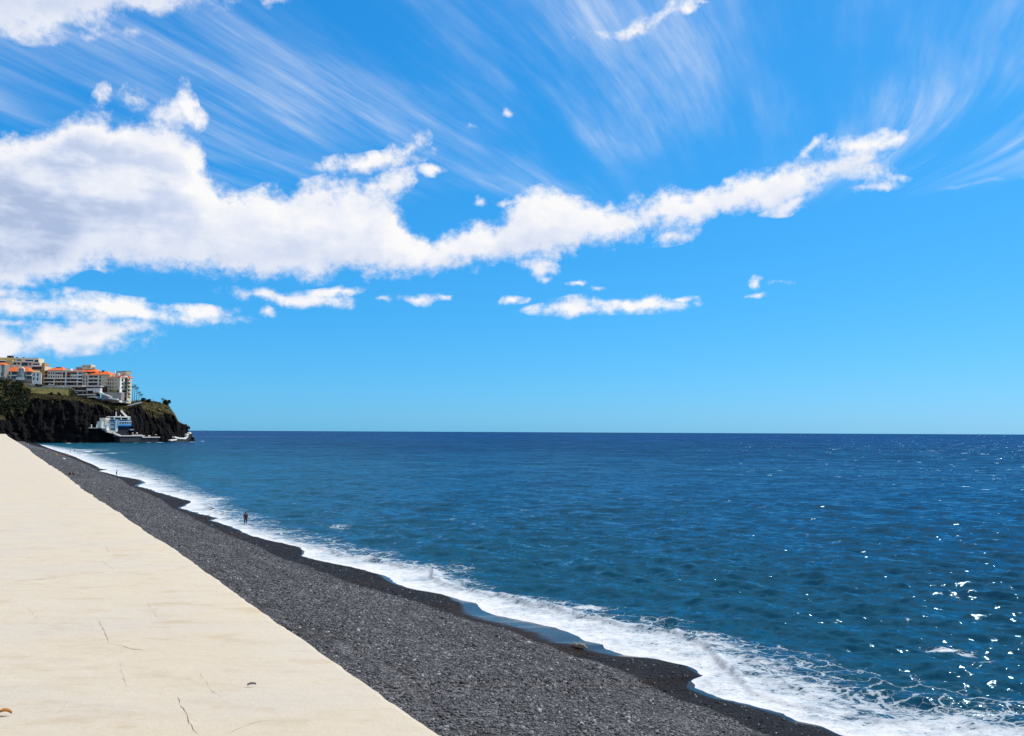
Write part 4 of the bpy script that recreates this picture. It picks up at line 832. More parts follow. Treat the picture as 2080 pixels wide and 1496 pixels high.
# bathing platform
h2 = Facade(240, d_base(240.)-8, 322, d_base(322.)-10, Z4)
t = bthing('bathing_platform', h2, 800, 750, 'long low white bathing platform over the rocks beside the beach club', cat='platform')
h2.part('deck', M_GREYW, t, [(525,735,925,750,2,-7)]); h2.part('deck', M_GREYW, t, [(925,762,1228,774,2.5,-7)]); h2.part('foundation', M_SLATE, t, [(540,750,1215,850,.8,-7)]); h2.part('railing', M_WHITE, t, [(740,722,925,728,1.9,1.8)]+[(x,722,x+4,736,1.9,1.8) for x in range(745,925,30)])
def parasol(fac, x, y, r, label):
    p = fac.pt(*Z4(x, y)); t = thing('parasol', tuple(p), label, 'parasol', 'folded and open parasols on the bathing platform'); mb = MB(); mb.tube([p, p+np.array([0,0,2.6])], .06, 6); mb.build('pole', M_STEEL, t)
    mb = MB(); c = p+np.array([0,0,2.7]); n = 8; mb.add([c+np.array([0,0,.3])]+[c+np.array([r*math.cos(6.283*k/n), r*math.sin(6.283*k/n), -.5]) for k in range(n)], [(0, 1+k, 1+(k+1) % n) for k in range(n)]+[tuple(range(n, 0, -1))]); mb.build('canopy', M_WHITE, t)
for x, y, r, lb in ((775,735,1.0,'white parasol nearest the blue cabin on the platform'), (850,735,1.3,'white parasol in the middle of the upper bathing platform'), (1185,762,.8,'narrow white parasol at the seaward end of the platform')): parasol(h2, x, y, r, lb)
def small_boat(fac, x, y, L, label):
    p = fac.pt(*Z4(x, y)); t = thing('dinghy', tuple(p), label, 'boat', 'white boats on the bathing platform'); u = np.array([-fac.n[1], fac.n[0], 0]); n3 = np.array([fac.n[0], fac.n[1], 0]); mb = MB(); R_ = []
    for s_, w, hh in ((-.5,.28,.9),(-.2,.34,.85),(.2,.30,.95),(.42,.14,1.15),(.5,.02,1.3)):
        R_ += [p+u*L*s_-n3*L*w*.9+np.array([0,0,hh]), p+u*L*s_-n3*L*w*.45, p+u*L*s_+n3*L*w*.45, p+u*L*s_+n3*L*w*.9+np.array([0,0,hh])]
    mb.add(R_, [(4*i+k, 4*i+k+1, 4*i+k+5, 4*i+k+4) for i in range(4) for k in range(3)]+[(4*i, 4*i+3, 4*i+7, 4*i+4) for i in range(4)]+[(0,1,2,3)]); mb.build('hull', M_WHITE, t)
    mb = MB(); c = p-u*L*.1+np.array([0,0,.9]); mb.hexa([c-u*L*.15-n3*.5, c-u*L*.15-n3*.5+np.array([0,0,.8]), c+u*L*.1-n3*.5+np.array([0,0,.8]), c+u*L*.1-n3*.5, c-u*L*.15+n3*.5, c-u*L*.15+n3*.5+np.array([0,0,.8]), c+u*L*.1+n3*.5+np.array([0,0,.8]), c+u*L*.1+n3*.5]); mb.build('cabin', M_GREYW, t)
small_boat(h2, 955, 760, 5.0, 'white boat at the near end of the lower bathing platform'); small_boat(h2, 1065, 760, 4.2, 'smaller white boat further along the lower bathing platform')
# white posts on the ledge left of the club
hp = Facade(180, d_base(180.)-3, 206, d_base(206.)-3, Z4)
for x, hgt, lb in ((48, 60, 'left white post on the dark ledge beside the beach club'), (142, 62, 'taller white post on the ledge next to the beach club')):
    t = bthing('white_post', hp, x, 605, lb, 'white posts on the rock ledge', 'post'); hp.part('shaft', M_WHITE, t, [(x-7,605-hgt,x+7,606)], .6, -.4); hp.part('cap', M_GREYW, t, [(x-9,602-hgt,x+9,605-hgt)], .75, -.55)
t = bthing('ledge_wall', hp, 100, 610, 'low grey wall along the dark ledge left of the beach club', cat='wall'); hp.part('wall', M_GREY, t, [(0,596,215,612)], .5, -2)
# path at the tip
hT = Facade(342, d_base(342.)-5, 389, d_base(389.)-3, Z4)
t = bthing('tip_path', hT, 1600, 780, 'pale concrete path and steps winding over the rocks at the tip of the headland', cat='path'); mb = MB()
for a_, b2 in (((1425,812),(1535,796)),((1495,752),(1580,775)),((1580,772),(1690,780)),((1690,778),(1735,735)),((1712,715),(1740,708)),((1755,692),(1785,680))): slope_slab(hT, mb, *a_, *b2, 1.5, 1.6, -1.5)
mb.build('steps', M_WHITE, t); mb = MB(); slope_slab(hT, mb, 1500, 760, 1690, 788, 5.5, 1.2, -3); slope_slab(hT, mb, 1690, 785, 1780, 700, 6.0, 1.2, -3); mb.build('rubble_base', M_SLATE, t)
# ------------------------------------------------------------------ palms, bushes, lamp, cars on the headland
def palm(base, H, label, group, lean=0.0, crown=3.4, seed=0, nf=15):
    rg = random.Random(seed); t = thing('palm_tree', tuple(base), label, 'palm tree', group); b = Vector(base); mb = MB(); top = b+Vector((lean*H, 0, H))
    pts = [b+(top-b)*u+Vector((lean*H*.2*math.sin(u*3.1), 0, 0))-Vector((0, 0, .8 if u == 0 else 0)) for u in (0, .2, .45, .7, .9, 1)]
    mb.tube(pts, [.40, .28, .24, .22, .22, .26], 8); mb.build('trunk', M_BARK, t, True)
    mb = MB()
    for k in range(nf):
        a = 2*math.pi*k/nf+rg.uniform(-.2, .2); el = rg.choice((.9, .45, .1, -.35))+rg.uniform(-.15, .15); L = crown*rg.uniform(.8, 1.15); d = Vector((math.cos(a), math.sin(a), 0)); s_ = Vector((-d.y, d.x, 0)); P = []
        for i in range(7):
            u = i/6; P.append(top+d*(L*u*math.cos(el*(1-u*.4)))+Vector((0, 0, L*(math.sin(el)*u-.75*u*u))))
        for i in range(6):     # leaflets on both sides of the rib
            for sg in (-1, 1):
                for q in (0, .5):
                    o = P[i].lerp(P[i+1], q); w = .95*math.sin(math.pi*min(.97, (i+q+.7)/6.6)); e = o+s_*sg*w+d*w*.5-Vector((0, 0, .35*w+.05)); mb.add([o-d*.14, o+d*.14, e], [(0, 1, 2)])
            mb.add([P[i]-s_*.03, P[i]+s_*.03, P[i+1]+s_*.03, P[i+1]-s_*.03], [(0, 1, 2, 3)])
    sk = MB()
    for k in range(40):        # dead skirt under the crown
        a = rg.uniform(0, 6.283); d = Vector((math.cos(a), math.sin(a), 0)); o = top-Vector((0, 0, rg.uniform(.1, 1.3))); sk.add([o+d*.1, o+d*.55-Vector((0, 0, .9)), o+d*.35-Vector((.15, .1, 1.0))], [(0, 1, 2)])
    me = mb.mesh('crown'); link_mesh('crown', me, M_PALM, t); sk.build('dead_fronds', M_BARK, t); return t
GP = 'palms beside the corner block'
def top_z(py, px, d): return zat(px, py, d)
for i, (px, off, ytop, cr, lab) in enumerate([(266.5, 14, 784, 2.8, 'tall palm standing closest to the corner block'), (270.5, 18, 782, 3.0, 'tallest palm of the row, second from the corner block'), (274.5, 12, 787, 2.8, 'palm with a dark ragged crown in the middle of the row'),
        (279.5, 16, 796, 2.6, 'lower palm near the seaward end of the row by the corner block'), (284, 13, 801, 2.4, 'shortest palm, last of the row towards the sea')]):
    d = d_base(px)+12+VOFF+off; p = ground(px, d); z = zat(px, 816.5, d); palm((p[0], p[1], z), top_z(ytop, px, d)-z-.6, lab, GP, .01*((i % 3)-1), cr*1.3, i)
d = d_base(328.)+48; p = ground(328, d); z = zat(328., 819, d); palm((p[0], p[1], z), top_z(809.5, 328., d)-z-.5, 'single palm on the skyline near the tip of the headland', 'palms on the skyline', .02, 3.2, 21)
def bush(name, px, y0, y1, wpx, n, label, seed, mt=M_SCRUB, off=44, group=None):
    d = d_base(px)+off; p = ground(px, d); z0 = zat(px, y0, d); z1 = zat(px, y1, d); rx = wpx*d/F/2; t = thing(name, (p[0], p[1], z0), label, 'bush', group)
    rg = np.random.default_rng(seed); nc = 9; C = np.stack([rg.normal(0, .38, nc)*rx, rg.normal(0, .38, nc)*rx, rg.uniform(.25, .85, nc)*(z1-z0)], 1); P = []
    for c in C:
        k = rg.normal(size=(n//nc, 3)); k /= np.linalg.norm(k, axis=1)[:, None]; P.append(c+k*np.array([rx*.48, rx*.48, (z1-z0)*.30])*rg.uniform(.6, 1.05, (n//nc, 1)))
    P = np.concatenate(P)+np.array([p[0], p[1], z0]); link_mesh('foliage', leaf_cloud(P, .62, seed), mt, t); mb = MB(); mb.tube([(p[0], p[1], z0-.6), (p[0]+.1, p[1], z0+.5*(z1-z0)), (p[0]+.3, p[1]+.2, z0+.75*(z1-z0))], [.25, .18, .08], 6); mb.build('trunk', M_BARK, t); return t
GS = 'bushes on the skyline of the headland'
bush('wind_bent_bush', 336, 826, 813.5, 15, 2400, 'large round dark bush on the skyline at the seaward end', 5, group=GS); bush('low_bush', 296, 817, 811.5, 13, 600, 'low wide dark bush at the foot of the palms', 6, group=GS); bush('low_bush', 288, 816, 809.5, 8, 400, 'small dark bush between the palms and the cliff path', 9, group=GS)
bush('low_bush', 312, 819, 815.5, 9, 350, 'small dark bush on the skyline below the thin lamp post', 8, group=GS)
for i, (px, y0, y1, w, lab) in enumerate([(67, 794, 781, 9, 'dark bush against the foot of the white house'), (76, 789, 782.5, 8, 'small bush between the white house and the retaining wall'), (99, 805, 798, 7, 'dark bush growing in front of the retaining wall, near its middle'), (117, 805, 799, 6, 'dark bush in front of the right half of the retaining wall'), (178, 806, 796, 5, 'reddish shrub in front of the grey terraces'), (197, 811, 797, 5, 'tall shrub in front of the white terrace wall')]):
    bush('garden_bush', px, y0, y1, w, 260, lab, 30+i, M_SCRUB if i < 4 else M_DRYSCRUB, off=12+VOFF-3 if i > 1 else 12+VOFF+12, group='garden bushes below the buildings')
d = d_base(308.)+52; p = ground(308, d); z = zat(308., 818, d); t = thing('lamp_post', (p[0], p[1], z), 'thin lamp post standing alone on the skyline of the headland', 'lamp post'); mb = MB(); h_ = zat(308., 808, d)-z; mb.tube([(p[0], p[1], z-.5), (p[0], p[1], z+h_)], [.14, .08], 6); mb.build('pole', M_SLATE, t); mb = MB(); mb.ball((p[0], p[1], z+h_+.1), .25, 8, 6); mb.build('lantern', M_GREY, t)
M_CARW = mat('car_paint', (.75,.75,.74), .25, .03, .5, spec=.6); M_TYRE = mat('tyre_rubber', (.015,.015,.016), .8, .2, 3)
def car(px, y, d, ang, label):
    p = ground(px, d); z = zat(px, y, d); t = thing('parked_car', (p[0], p[1], z), label, 'car', 'cars parked above the retaining wall'); m4 = Matrix.Translation((p[0], p[1], z)) @ Matrix.Rotation(ang, 4, 'Z')
    def bd(name, mt, secs):
        mb = MB(); vs = []
        for x, w, z0, z1 in secs: vs += [m4 @ Vector(q) for q in ((x, -w, z0), (x, -w*.94, z1), (x, w*.94, z1), (x, w, z0))]
        n = len(secs); mb.add(vs, [(4*i+k, 4*i+(k+1) % 4, 4*i+4+(k+1) % 4, 4*i+4+k) for i in range(n-1) for k in range(4)]+[(0, 1, 2, 3), tuple(4*n-4+k for k in (3, 2, 1, 0))]); return mb.build(name, mt, t)
    bd('body', M_CARW, [(-2.1, .80, .35, .85), (-1.9, .88, .25, .98), (-.8, .90, .25, 1.0), (.7, .90, .25, .98), (1.9, .86, .25, .78), (2.15, .76, .35, .65)]); bd('window', M_GLASS, [(-1.75, .78, .97, 1.0), (-1.25, .76, .97, 1.40), (.1, .76, .97, 1.42), (.85, .78, .95, .99)]); bd('car_roof', M_CARW, [(-1.28, .70, 1.40, 1.43), (-.6, .70, 1.40, 1.49), (.12, .70, 1.41, 1.46)])
    for x in (-1.3, 1.35):
        for yy in (-.86, .86): mb = MB(); c = m4 @ Vector((x, yy-.1, .32)); e = m4 @ Vector((x, yy+.1, .32)); mb.tube([c, e], .32, 12); mb.build('wheel', M_TYRE, t)
car(61, 784, d_base(61.)+12+VOFF+6, .15, 'white car parked at the left end above the retaining wall'); car(98, 783, d_base(98.)+12+VOFF+8, .05, 'white car parked in front of the hotel balconies'); car(121, 787, d_base(121.)+12+VOFF+8, .0, 'white car parked near the right end above the retaining wall')

# ------------------------------------------------------------------ boulders at the foot of the cliff
M_BOULDER = mat('sea_boulder', (.010,.009,.009), .9, .6, .6, .3)
for i, (px, py, r, lab) in enumerate([(17, 889, 4.5, 'large black boulder at the far end of the sea wall'), (33, 894, 4, 'black boulder between the sea wall and the cliff foot'), (27, 885, 4.6, 'rough boulder leaning against the cliff above the others'), (393, 891, 2.0, 'rounded black rock at the very tip of the headland'), (382, 869, 2.4, 'knobbly rock stack on the tip of the headland'), (376, 865, 2.0, 'small knob of rock beside the stack on the tip')]):
    d = d_base(float(px))+(-6 if px < 300 else 3); p = ground(px, d); z = zat(float(px), py, d); bm = bmesh.new(); bmesh.ops.create_icosphere(bm, subdivisions=4, radius=1)
    for v in bm.verts:
        n = v.co.normalized(); q = .85+.5*round(float(fbm(n.x*1.5+i*7, n.y*1.5, n.z*1.5, 2))*6)/6+.3*float(fbm(n.x*3+i*7, n.y*3, n.z*3, 4)); v.co = n*q*r; v.co.z *= .75
    me = bpy.data.meshes.new('boulder'); bm.to_mesh(me); bm.free(); o = link_mesh('boulder', me, M_BOULDER); o.location = (p[0], p[1], z); tag(o, lab, 'rock', 'boulders around the cliff foot')

# ------------------------------------------------------------------ ships
def ship(px, d, L, label, mast, mt):
    p = ground(px, d); t = thing('ship', (p[0], p[1], 0), label, 'ship'); c = Vector((p[0], p[1], 0)); X = Vector((1, 0, 0)); Yv = Vector((0, 1, 0)); mb = MB(); vs = []
    for u, w, zb in ((-.5, .09, .12), (-.4, .12, .10), (0, .13, .085), (.35, .10, .10), (.5, .01, .15)): vs += [c+X*u*L-Yv*w*L+Vector((0, 0, zb*L)), c+X*u*L*.95-Yv*w*L*.6-Vector((0, 0, .02*L)), c+X*u*L*.95+Yv*w*L*.6-Vector((0, 0, .02*L)), c+X*u*L+Yv*w*L+Vector((0, 0, zb*L))]
    mb.add(vs, [(4*i+k, 4*i+k+1, 4*i+k+5, 4*i+k+4) for i in range(4) for k in range(3)]+[(4*i+3, 4*i, 4*i+4, 4*i+7) for i in range(4)]+[(0, 1, 2, 3)]); mb.build('hull', mt, t)
    mb = MB(); q = c+Vector((0, 0, .095*L)); mb.box(q+Vector((-.05*L, -.08*L, 0)), q+Vector((.30*L, .08*L, .13*L))); mb.build('deckhouse', M_WHITE, t); mb = MB(); mb.tube([q+Vector((-.05*L, 0, 0)), q+Vector((-.05*L, 0, mast*L))], [.022*L, .012*L], 6); mb.tube([q+Vector((-.22*L, 0, .5*mast*L)), q+Vector((.1*L, 0, .62*mast*L))], .008*L, 6); mb.build('mast', M_SLATE, t)
ship(407.5, 9000, 34, 'dark ship with a mast on the horizon beyond the tip of the headland', .85, mat('ship_hull', (.02,.035,.06), .6, .1, .1)); ship(1857, 12000, 20, 'tiny dark ship on the horizon far out at the right', .5, M_SLATE)

# ------------------------------------------------------------------ people
M_SKIN = mat('tanned_skin', (.48,.22,.13), .55, .08, 4); M_SKINP = mat('pale_skin', (.55,.33,.24), .55, .08, 4); M_HAIR = mat('dark_hair', (.012,.009,.008), .6, .3, 20); M_MAROON = mat('maroon_cloth', (.060,.014,.010), .9, .2, 8); M_BLACK = mat('black_cloth', (.010,.010,.012), .9, .2, 8); M_WHITEC = mat('white_cloth', (.75,.73,.70), .9, .05, 8); M_ORANGE = mat('orange_cloth', (.62,.19,.05), .9, .1, 8); M_LIME = mat('yellow_green_cloth', (.55,.52,.12), .9, .1, 8); M_NAVYC = mat('navy_cloth', (.02,.025,.06), .9, .2, 8)
def skin_mesh(name, J, E, sub=1):
    names = list(J); me = bpy.data.meshes.new(name); me.from_pydata([J[n][0] for n in names], [(names.index(a), names.index(b)) for a, b in E], []); me.update()
    o = bpy.data.objects.new(name, me); COL.objects.link(o); md = o.modifiers.new('skin', 'SKIN'); md.use_smooth_shade = True
    for i, n in enumerate(names): r = J[n][1]; q = me.skin_vertices[0].data[i]; q.radius = r if hasattr(r, '__len__') else (r, r); q.use_root = (i == 0)
    if sub: o.modifiers.new('sub', 'SUBSURF').levels = sub
    dg = bpy.context.evaluated_depsgraph_get(); out = bpy.data.meshes.new_from_object(o.evaluated_get(dg)); bpy.data.objects.remove(o); out.name = name; return out
def pose(kind, rg):
    V = Vector
    P = dict(pelvis=V((0,0,.93)), belly=V((0,.01,1.10)), chest=V((0,0,1.30)), neck=V((0,-.01,1.46)), chin=V((0,.02,1.54)), head=V((0,.03,1.62)), crown=V((0,.01,1.71)),
        hipL=V((-.10,0,.90)), kneeL=V((-.11,.03,.49)), ankL=V((-.11,-.02,.09)), toeL=V((-.12,.14,.03)), shL=V((-.18,0,1.40)), elL=V((-.25,-.03,1.13)), wrL=V((-.25,.07,.90)))
    for n in ('hip','knee','ank','toe','sh','el','wr'): q = P[n+'L']; P[n+'R'] = V((-q.x, q.y, q.z))
    if kind == 'walk':
        P['kneeL'] = V((-.10,.16,.52)); P['ankL'] = V((-.10,.20,.10)); P['toeL'] = V((-.11,.36,.05)); P['kneeR'] = V((.10,-.02,.50)); P['ankR'] = V((.10,-.26,.13)); P['toeR'] = V((.10,-.12,.03)); P['elL'].y -= .08; P['wrL'] = V((-.24,-.02,.90)); P['wrR'] = V((.24,.16,.93))
    if kind == 'phone':
        P['elL'] = V((-.22,.12,1.16)); P['wrL'] = V((-.08,.30,1.38)); P['elR'] = V((.22,.12,1.16)); P['wrR'] = V((.08,.30,1.40)); P['head'].y += .05; P['crown'].y += .03; P['kneeR'].y += .06
    if kind == 'sit':
        dz = V((0,0,-.80))
        for n in ('pelvis','belly','chest','neck','chin','head','crown','shL','shR','elL','elR','wrL','wrR','hipL','hipR'): P[n] = P[n]+dz
        for n, y in (('belly',-.04),('chest',-.05),('neck',-.02),('chin',.03),('head',.03),('crown',.0),('shL',-.04),('shR',-.04)): P[n].y += y
        for sd in 'LR':
            sg = -1 if sd == 'L' else 1; P['knee'+sd] = V((sg*.14,.38,.42)); P['ank'+sd] = V((sg*.14,.58,.08)); P['toe'+sd] = V((sg*.15,.74,.05)); P['el'+sd] = V((sg*.26,.06,.42)); P['wr'+sd] = V((sg*.18,.30,.46))
    if kind == 'lie':
        for n in list(P): q = P[n]; P[n] = V((q.x, q.z-.95, .13-q.y*.6))
        P['kneeL'].z = .34; P['ankL'] = V((-.12,-.72,.09)); P['toeL'] = V((-.12,-.86,.05)); P['toeR'].z = .2
        P['elL'] = V((-.34,.22,.10)); P['wrL'] = V((-.30,-.02,.09)); P['elR'] = V((.34,.22,.10)); P['wrR'] = V((.30,-.02,.09)); P['head'].z = .17; P['crown'].z = .17
    return P
ED = [('pelvis','belly'),('belly','chest'),('chest','neck'),('neck','chin'),('chin','head'),('head','crown')]+[(a+s_, b+s_) for s_ in 'LR' for a, b in (('hip','knee'),('knee','ank'),('ank','toe'),('sh','el'),('el','wr'))]+[('pelvis','hipL'),('pelvis','hipR'),('chest','shL'),('chest','shR')]
RAD = dict(pelvis=(.15,.11), belly=(.13,.10), chest=(.16,.11), neck=.055, chin=(.062,.07), head=(.078,.092), crown=(.05,.06), hip=.095, knee=.058, ank=.04, toe=(.042,.028), sh=.062, el=.043, wr=.03)
def rad(n, k=1.0, d=0.0):
    r = RAD[n if n in RAD else n[:-1]]; return tuple(q*k+d for q in r) if hasattr(r, '__len__') else r*k+d
def person(loc, heading, kind, label, group=None, scale=1.0, skin=M_SKIN, top=None, legs=None, long_legs=False, sleeves=False, hair=M_HAIR, long_hair=False, hat=None, seed=0):
    rg = random.Random(seed); t = thing('person', (0, 0, 0), label, 'person', group); P = pose(kind, rg)
    me = skin_mesh('body', {n: (P[n], rad(n)) for n in P}, ED, 2)
    mb = MB()
    for sd, sg in (('L', -1), ('R', 1)):       # palm, four unequal fingers and a thumb, slightly curled
        w = P['wr'+sd]; a = (w-P['el'+sd]).normalized(); s_ = a.cross(Vector((sg*1.0, .2, .1))).normalized(); n = a.cross(s_).normalized()
        mb.tube([w-a*.03, w+a*.02, w+a*.085], [.024, .036, .034], 8)
        for k, L in zip((-1.5, -.5, .5, 1.5), (.060, .075, .080, .066)): b = w+a*.08+s_*k*.017; mb.tube([b, b+a*L*.5+n*.008, b+a*L*.85+n*.028], [.0095, .009, .007], 6)
        b = w+a*.025+s_*.03; mb.tube([b, b+s_*.028+a*.03, b+s_*.035+a*.062+n*.01], [.011, .010, .008], 6)
    f = P['head']; fw = Vector((0, 1, 0)) if kind != 'lie' else Vector((0, 0, 1)); up = (P['crown']-P['chin']).normalized(); sx = Vector((1, 0, 0))
    mb.ball(f+fw*.088-up*.02, (.014, .016, .02), 6, 5)                                   # nose
    for sg in (-1, 1): mb.ball(f+sx*sg*.082-up*.01, (.012, .02, .032), 6, 5)             # ears
    bm = bmesh.new(); bm.from_mesh(me); bm.from_mesh(mb.mesh('extremities', True)); bm.to_mesh(me); bm.free(); me.materials.clear(); parts = [link_mesh('body', me, skin, t)]; me.polygons.foreach_set('use_smooth', [True]*len(me.polygons))
    fm = MB()
    for sg in (-1, 1): fm.ball(f+fw*.080+sx*sg*.032+up*.012, .011, 6, 5)
    fm.tube([f+fw*.080-up*.055-sx*.022, f+fw*.088-up*.057, f+fw*.080-up*.055+sx*.022], .006, 5); parts.append(fm.build('facial_features', M_HAIR, t))
    def cloth(name, ns, es, mt, d=.018, k=1.06): parts.append(link_mesh(name, skin_mesh(name, {n: (P2[n], rad(n, k, d)) for n in ns}, es, 2), mt, t))
    P2 = dict(P)
    if legs is not None:
        for sd in 'LR':
            P2['shin'+sd] = P['hip'+sd].lerp(P['knee'+sd], .55) if not long_legs else P['knee'+sd].lerp(P['ank'+sd], .85)
        RAD['shin'] = .078 if not long_legs else .05
        ns = ['pelvis','hipL','hipR']+(['kneeL','kneeR'] if long_legs else [])+['shinL','shinR']; es = [('pelvis','hipL'),('pelvis','hipR')]+([('hipL','kneeL'),('hipR','kneeR'),('kneeL','shinL'),('kneeR','shinR')] if long_legs else [('hipL','shinL'),('hipR','shinR')]); cloth('trousers' if long_legs else 'shorts', ns, es, legs)
    if top is not None:
        for sd in 'LR': P2['cuff'+sd] = P['sh'+sd].lerp(P['el'+sd], .6) if not sleeves else P['el'+sd].lerp(P['wr'+sd], .85)
        RAD['cuff'] = .05 if not sleeves else .036; P2['hem'] = P['pelvis'].lerp(P['belly'], .1); RAD['hem'] = (.165, .125); P2['collar'] = P['chest'].lerp(P['neck'], .85); RAD['collar'] = .065
        ns = ['chest','belly','hem','collar','shL','shR']+(['elL','elR'] if sleeves else [])+['cuffL','cuffR']; es = [('chest','belly'),('belly','hem'),('chest','collar'),('chest','shL'),('chest','shR')]+([('shL','elL'),('elL','cuffL'),('shR','elR'),('elR','cuffR')] if sleeves else [('shL','cuffL'),('shR','cuffR')]); cloth('jacket' if sleeves else 'shirt', ns, es, top)
    hm = MB(); c = f+up*.035-fw*.018; hm.ball(c, (.100, .105, .105) if kind != 'lie' else (.100, .105, .100), 12, 8)
    if long_hair: hm.tube([f-fw*.06+up*.02, f-fw*.10-up*.12, f-fw*.115-up*.30, f-fw*.11-up*.40], [.085, .11, .10, .045], 10)
    parts.append(hm.build('hair', hair, t, True))
    if hat is not None: q = MB(); q.ball(f+up*.06-fw*.012, (.112, .118, .085), 12, 6); q.tube([f+up*.055, f+up*.07], .19, 14); parts.append(q.build('sun_hat', hat, t, True))
    t.location = loc; t.rotation_euler = (0, 0, heading); t.scale = (scale,)*3
    for q in parts: q.matrix_parent_inverse = Matrix()
    return t
GA = 'people on the beach'
def face(px, deg): return math.atan2(0, 1)+math.radians(deg)
def place(px, py, z=None):
    p = on_beach(px, py) if z is None else at(px, py, z); return (float(p[0]), float(p[1]), float(p[2]))
person(place(498.5, 1066, .0), R(205), 'walk', 'person in maroon top and black trousers with long dark hair, wading alone in surf', GA, 1.02, top=M_MAROON, legs=M_BLACK, long_legs=True, sleeves=True, long_hair=True, seed=1)
person(place(236.5, 967.0), R(-62), 'phone', 'bare chested person in dark trousers at the water edge, hands raised to face', GA, 1.0, legs=M_BLACK, long_legs=True, seed=2)
person(place(142.2, 920.0, .0), R(-50), 'stand', 'dark figure standing in the breaking foam, left of two bathers', GA, 1.02, top=M_NAVYC, legs=M_BLACK, long_legs=True, sleeves=True, seed=3)
person(place(151.3, 918.2, .0), R(-60), 'walk', 'slimmer dark figure further out in the foam, right of two bathers', GA, .98, top=M_BLACK, legs=M_BLACK, long_legs=True, sleeves=True, seed=4)
person(place(57.5, 906.0), R(160), 'stand', 'person in white clothes standing far down the beach near the cliff', GA, 1.05, skin=M_SKINP, top=M_WHITEC, legs=M_WHITEC, long_legs=True, seed=5)
person(place(61.0, 906.5), R(120), 'sit', 'tanned person sitting on the stones beside the one in white', GA, 1.0, legs=M_NAVYC, seed=6)
person(place(89.0, 920.5), R(140), 'sit', 'person in dark clothes sitting nearest to the sea wall', GA, 1.05, top=M_BLACK, legs=M_BLACK, seed=7)
person(place(94.5, 918.5), R(200), 'sit', 'person with a pale shirt sitting between two dark clothed sitters', GA, 1.0, skin=M_SKINP, top=M_WHITEC, legs=M_BLACK, seed=8)
person(place(100.0, 918.3), R(230), 'sit', 'person in navy sitting on the far side of the pale shirted sitter', GA, 1.0, top=M_NAVYC, legs=M_BLACK, seed=9)
person(place(115.5, 924.5), R(60), 'sit', 'person in a yellow-green shirt sitting on the shingle above two sunbathers', GA, 1.05, top=M_LIME, legs=M_ORANGE, seed=10)
person(place(119.5, 927.0), R(75), 'lie', 'sunbather in orange lying on a salmon towel below the yellow-green shirt', GA, 1.1, legs=M_ORANGE, top=M_ORANGE, seed=11)
person(place(121.5, 925.3), R(80), 'lie', 'tanned sunbather in black shorts lying on an orange towel', GA, 1.05, legs=M_BLACK, seed=12)
person(place(133.5, 925.5), R(-30), 'sit', 'person in a black top sitting near the surf with knees drawn up', GA, 1.05, top=M_BLACK, legs=M_NAVYC, seed=13)
person(place(138.3, 927.0), R(-40), 'sit', 'pale skinned person with black shorts sitting near the surf', GA, 1.08, skin=M_SKINP, legs=M_BLACK, seed=14)
person(place(139.8, 933.6), R(62), 'lie', 'sunbather with black shorts lying beside the white bag', GA, 1.1, skin=M_SKINP, legs=M_BLACK, seed=15)
person(place(148.5, 963.0), R(62), 'lie', 'deeply tanned sunbather lying alone close to the sea wall', GA, 1.08, legs=M_MAROON, seed=16)
def towel(px, py, ang, mt, label):
    p = place(px, py); mb = MB(); n = 8; m4 = Matrix.Translation((p[0], p[1], p[2]+.02)) @ Matrix.Rotation(ang, 4, 'Z'); vs = []
    for i in range(n+1):
        for j in range(4): u, w = i/n-.5, j/3-.5; x, y = w*.85, u*1.9; q = m4 @ Vector((x, y, 0)); s_, t_ = st(q); q.z = max(q.z, float(beach_z(np.array(s_), np.array(t_)))+.05)+.015*math.sin(i*1.7+j); vs.append(q)
    mb.add(vs, [(4*i+k, 4*i+k+1, 4*i+k+5, 4*i+k+4) for i in range(n) for k in range(3)]); o = link_mesh('beach_towel', mb.mesh('beach_towel', True), mt); o.modifiers.new('thick', 'SOLIDIFY').thickness = .015; tag(o, label, 'towel', 'beach towels')
towel(119.5, 927.0, R(75), mat('salmon_towel', (.60,.24,.18), .95, .1, 5), 'salmon towel under the sunbather in orange'); towel(121.5, 925.3, R(80), M_ORANGE, 'orange towel under the tanned sunbather'); towel(113.5, 923.3, R(70), M_LIME, 'empty yellow-green towel beside the sitter in a yellow-green shirt'); towel(139.8, 933.6, R(62), mat('grey_towel', (.10,.08,.09), .95, .1, 5), 'dark grey towel under the sunbather beside the white bag'); towel(148.5, 963.0, R(62), mat('black_towel', (.02,.018,.02), .95, .1, 5), 'black towel under the lone sunbather near the sea wall')
def bag(px, py, mt, label, sc=1.0):
    p = place(px, py); t = thing('beach_bag', p, label, 'bag', 'bags on the beach'); c = Vector(p); mb = MB(); vs = []
    for z, w, d_ in ((0, .26, .15), (.15, .30, .18), (.34, .26, .13), (.40, .24, .06)): vs += [c+Vector((x*w*sc, y*d_*sc, z*sc)) for x, y in ((-1, -1), (1, -1), (1, 1), (-1, 1))]
    mb.add(vs, [(4*i+k, 4*i+(k+1) % 4, 4*i+4+(k+1) % 4, 4*i+4+k) for i in range(3) for k in range(4)]+[(3, 2, 1, 0), (12, 13, 14, 15)]); mb.build('sack', mt, t, True)
    for y in (-.05, .05): mb = MB(); mb.tube([c+Vector((.14*math.cos(a)*sc, y*sc, (.38+.2*math.sin(a))*sc)) for a in np.linspace(0, math.pi, 9)], .012*sc, 6); mb.build('handle', mt, t, True)
bag(129.7, 934.0, M_WHITEC, 'white beach bag standing beside the sunbather with black shorts', 1.5); bag(141.5, 964.8, M_BLACK, 'black bag at the head of the lone sunbather', 1.0); bag(110.0, 912.0, M_WHITEC, 'white bag left alone at the edge of the far surf', 1.4)

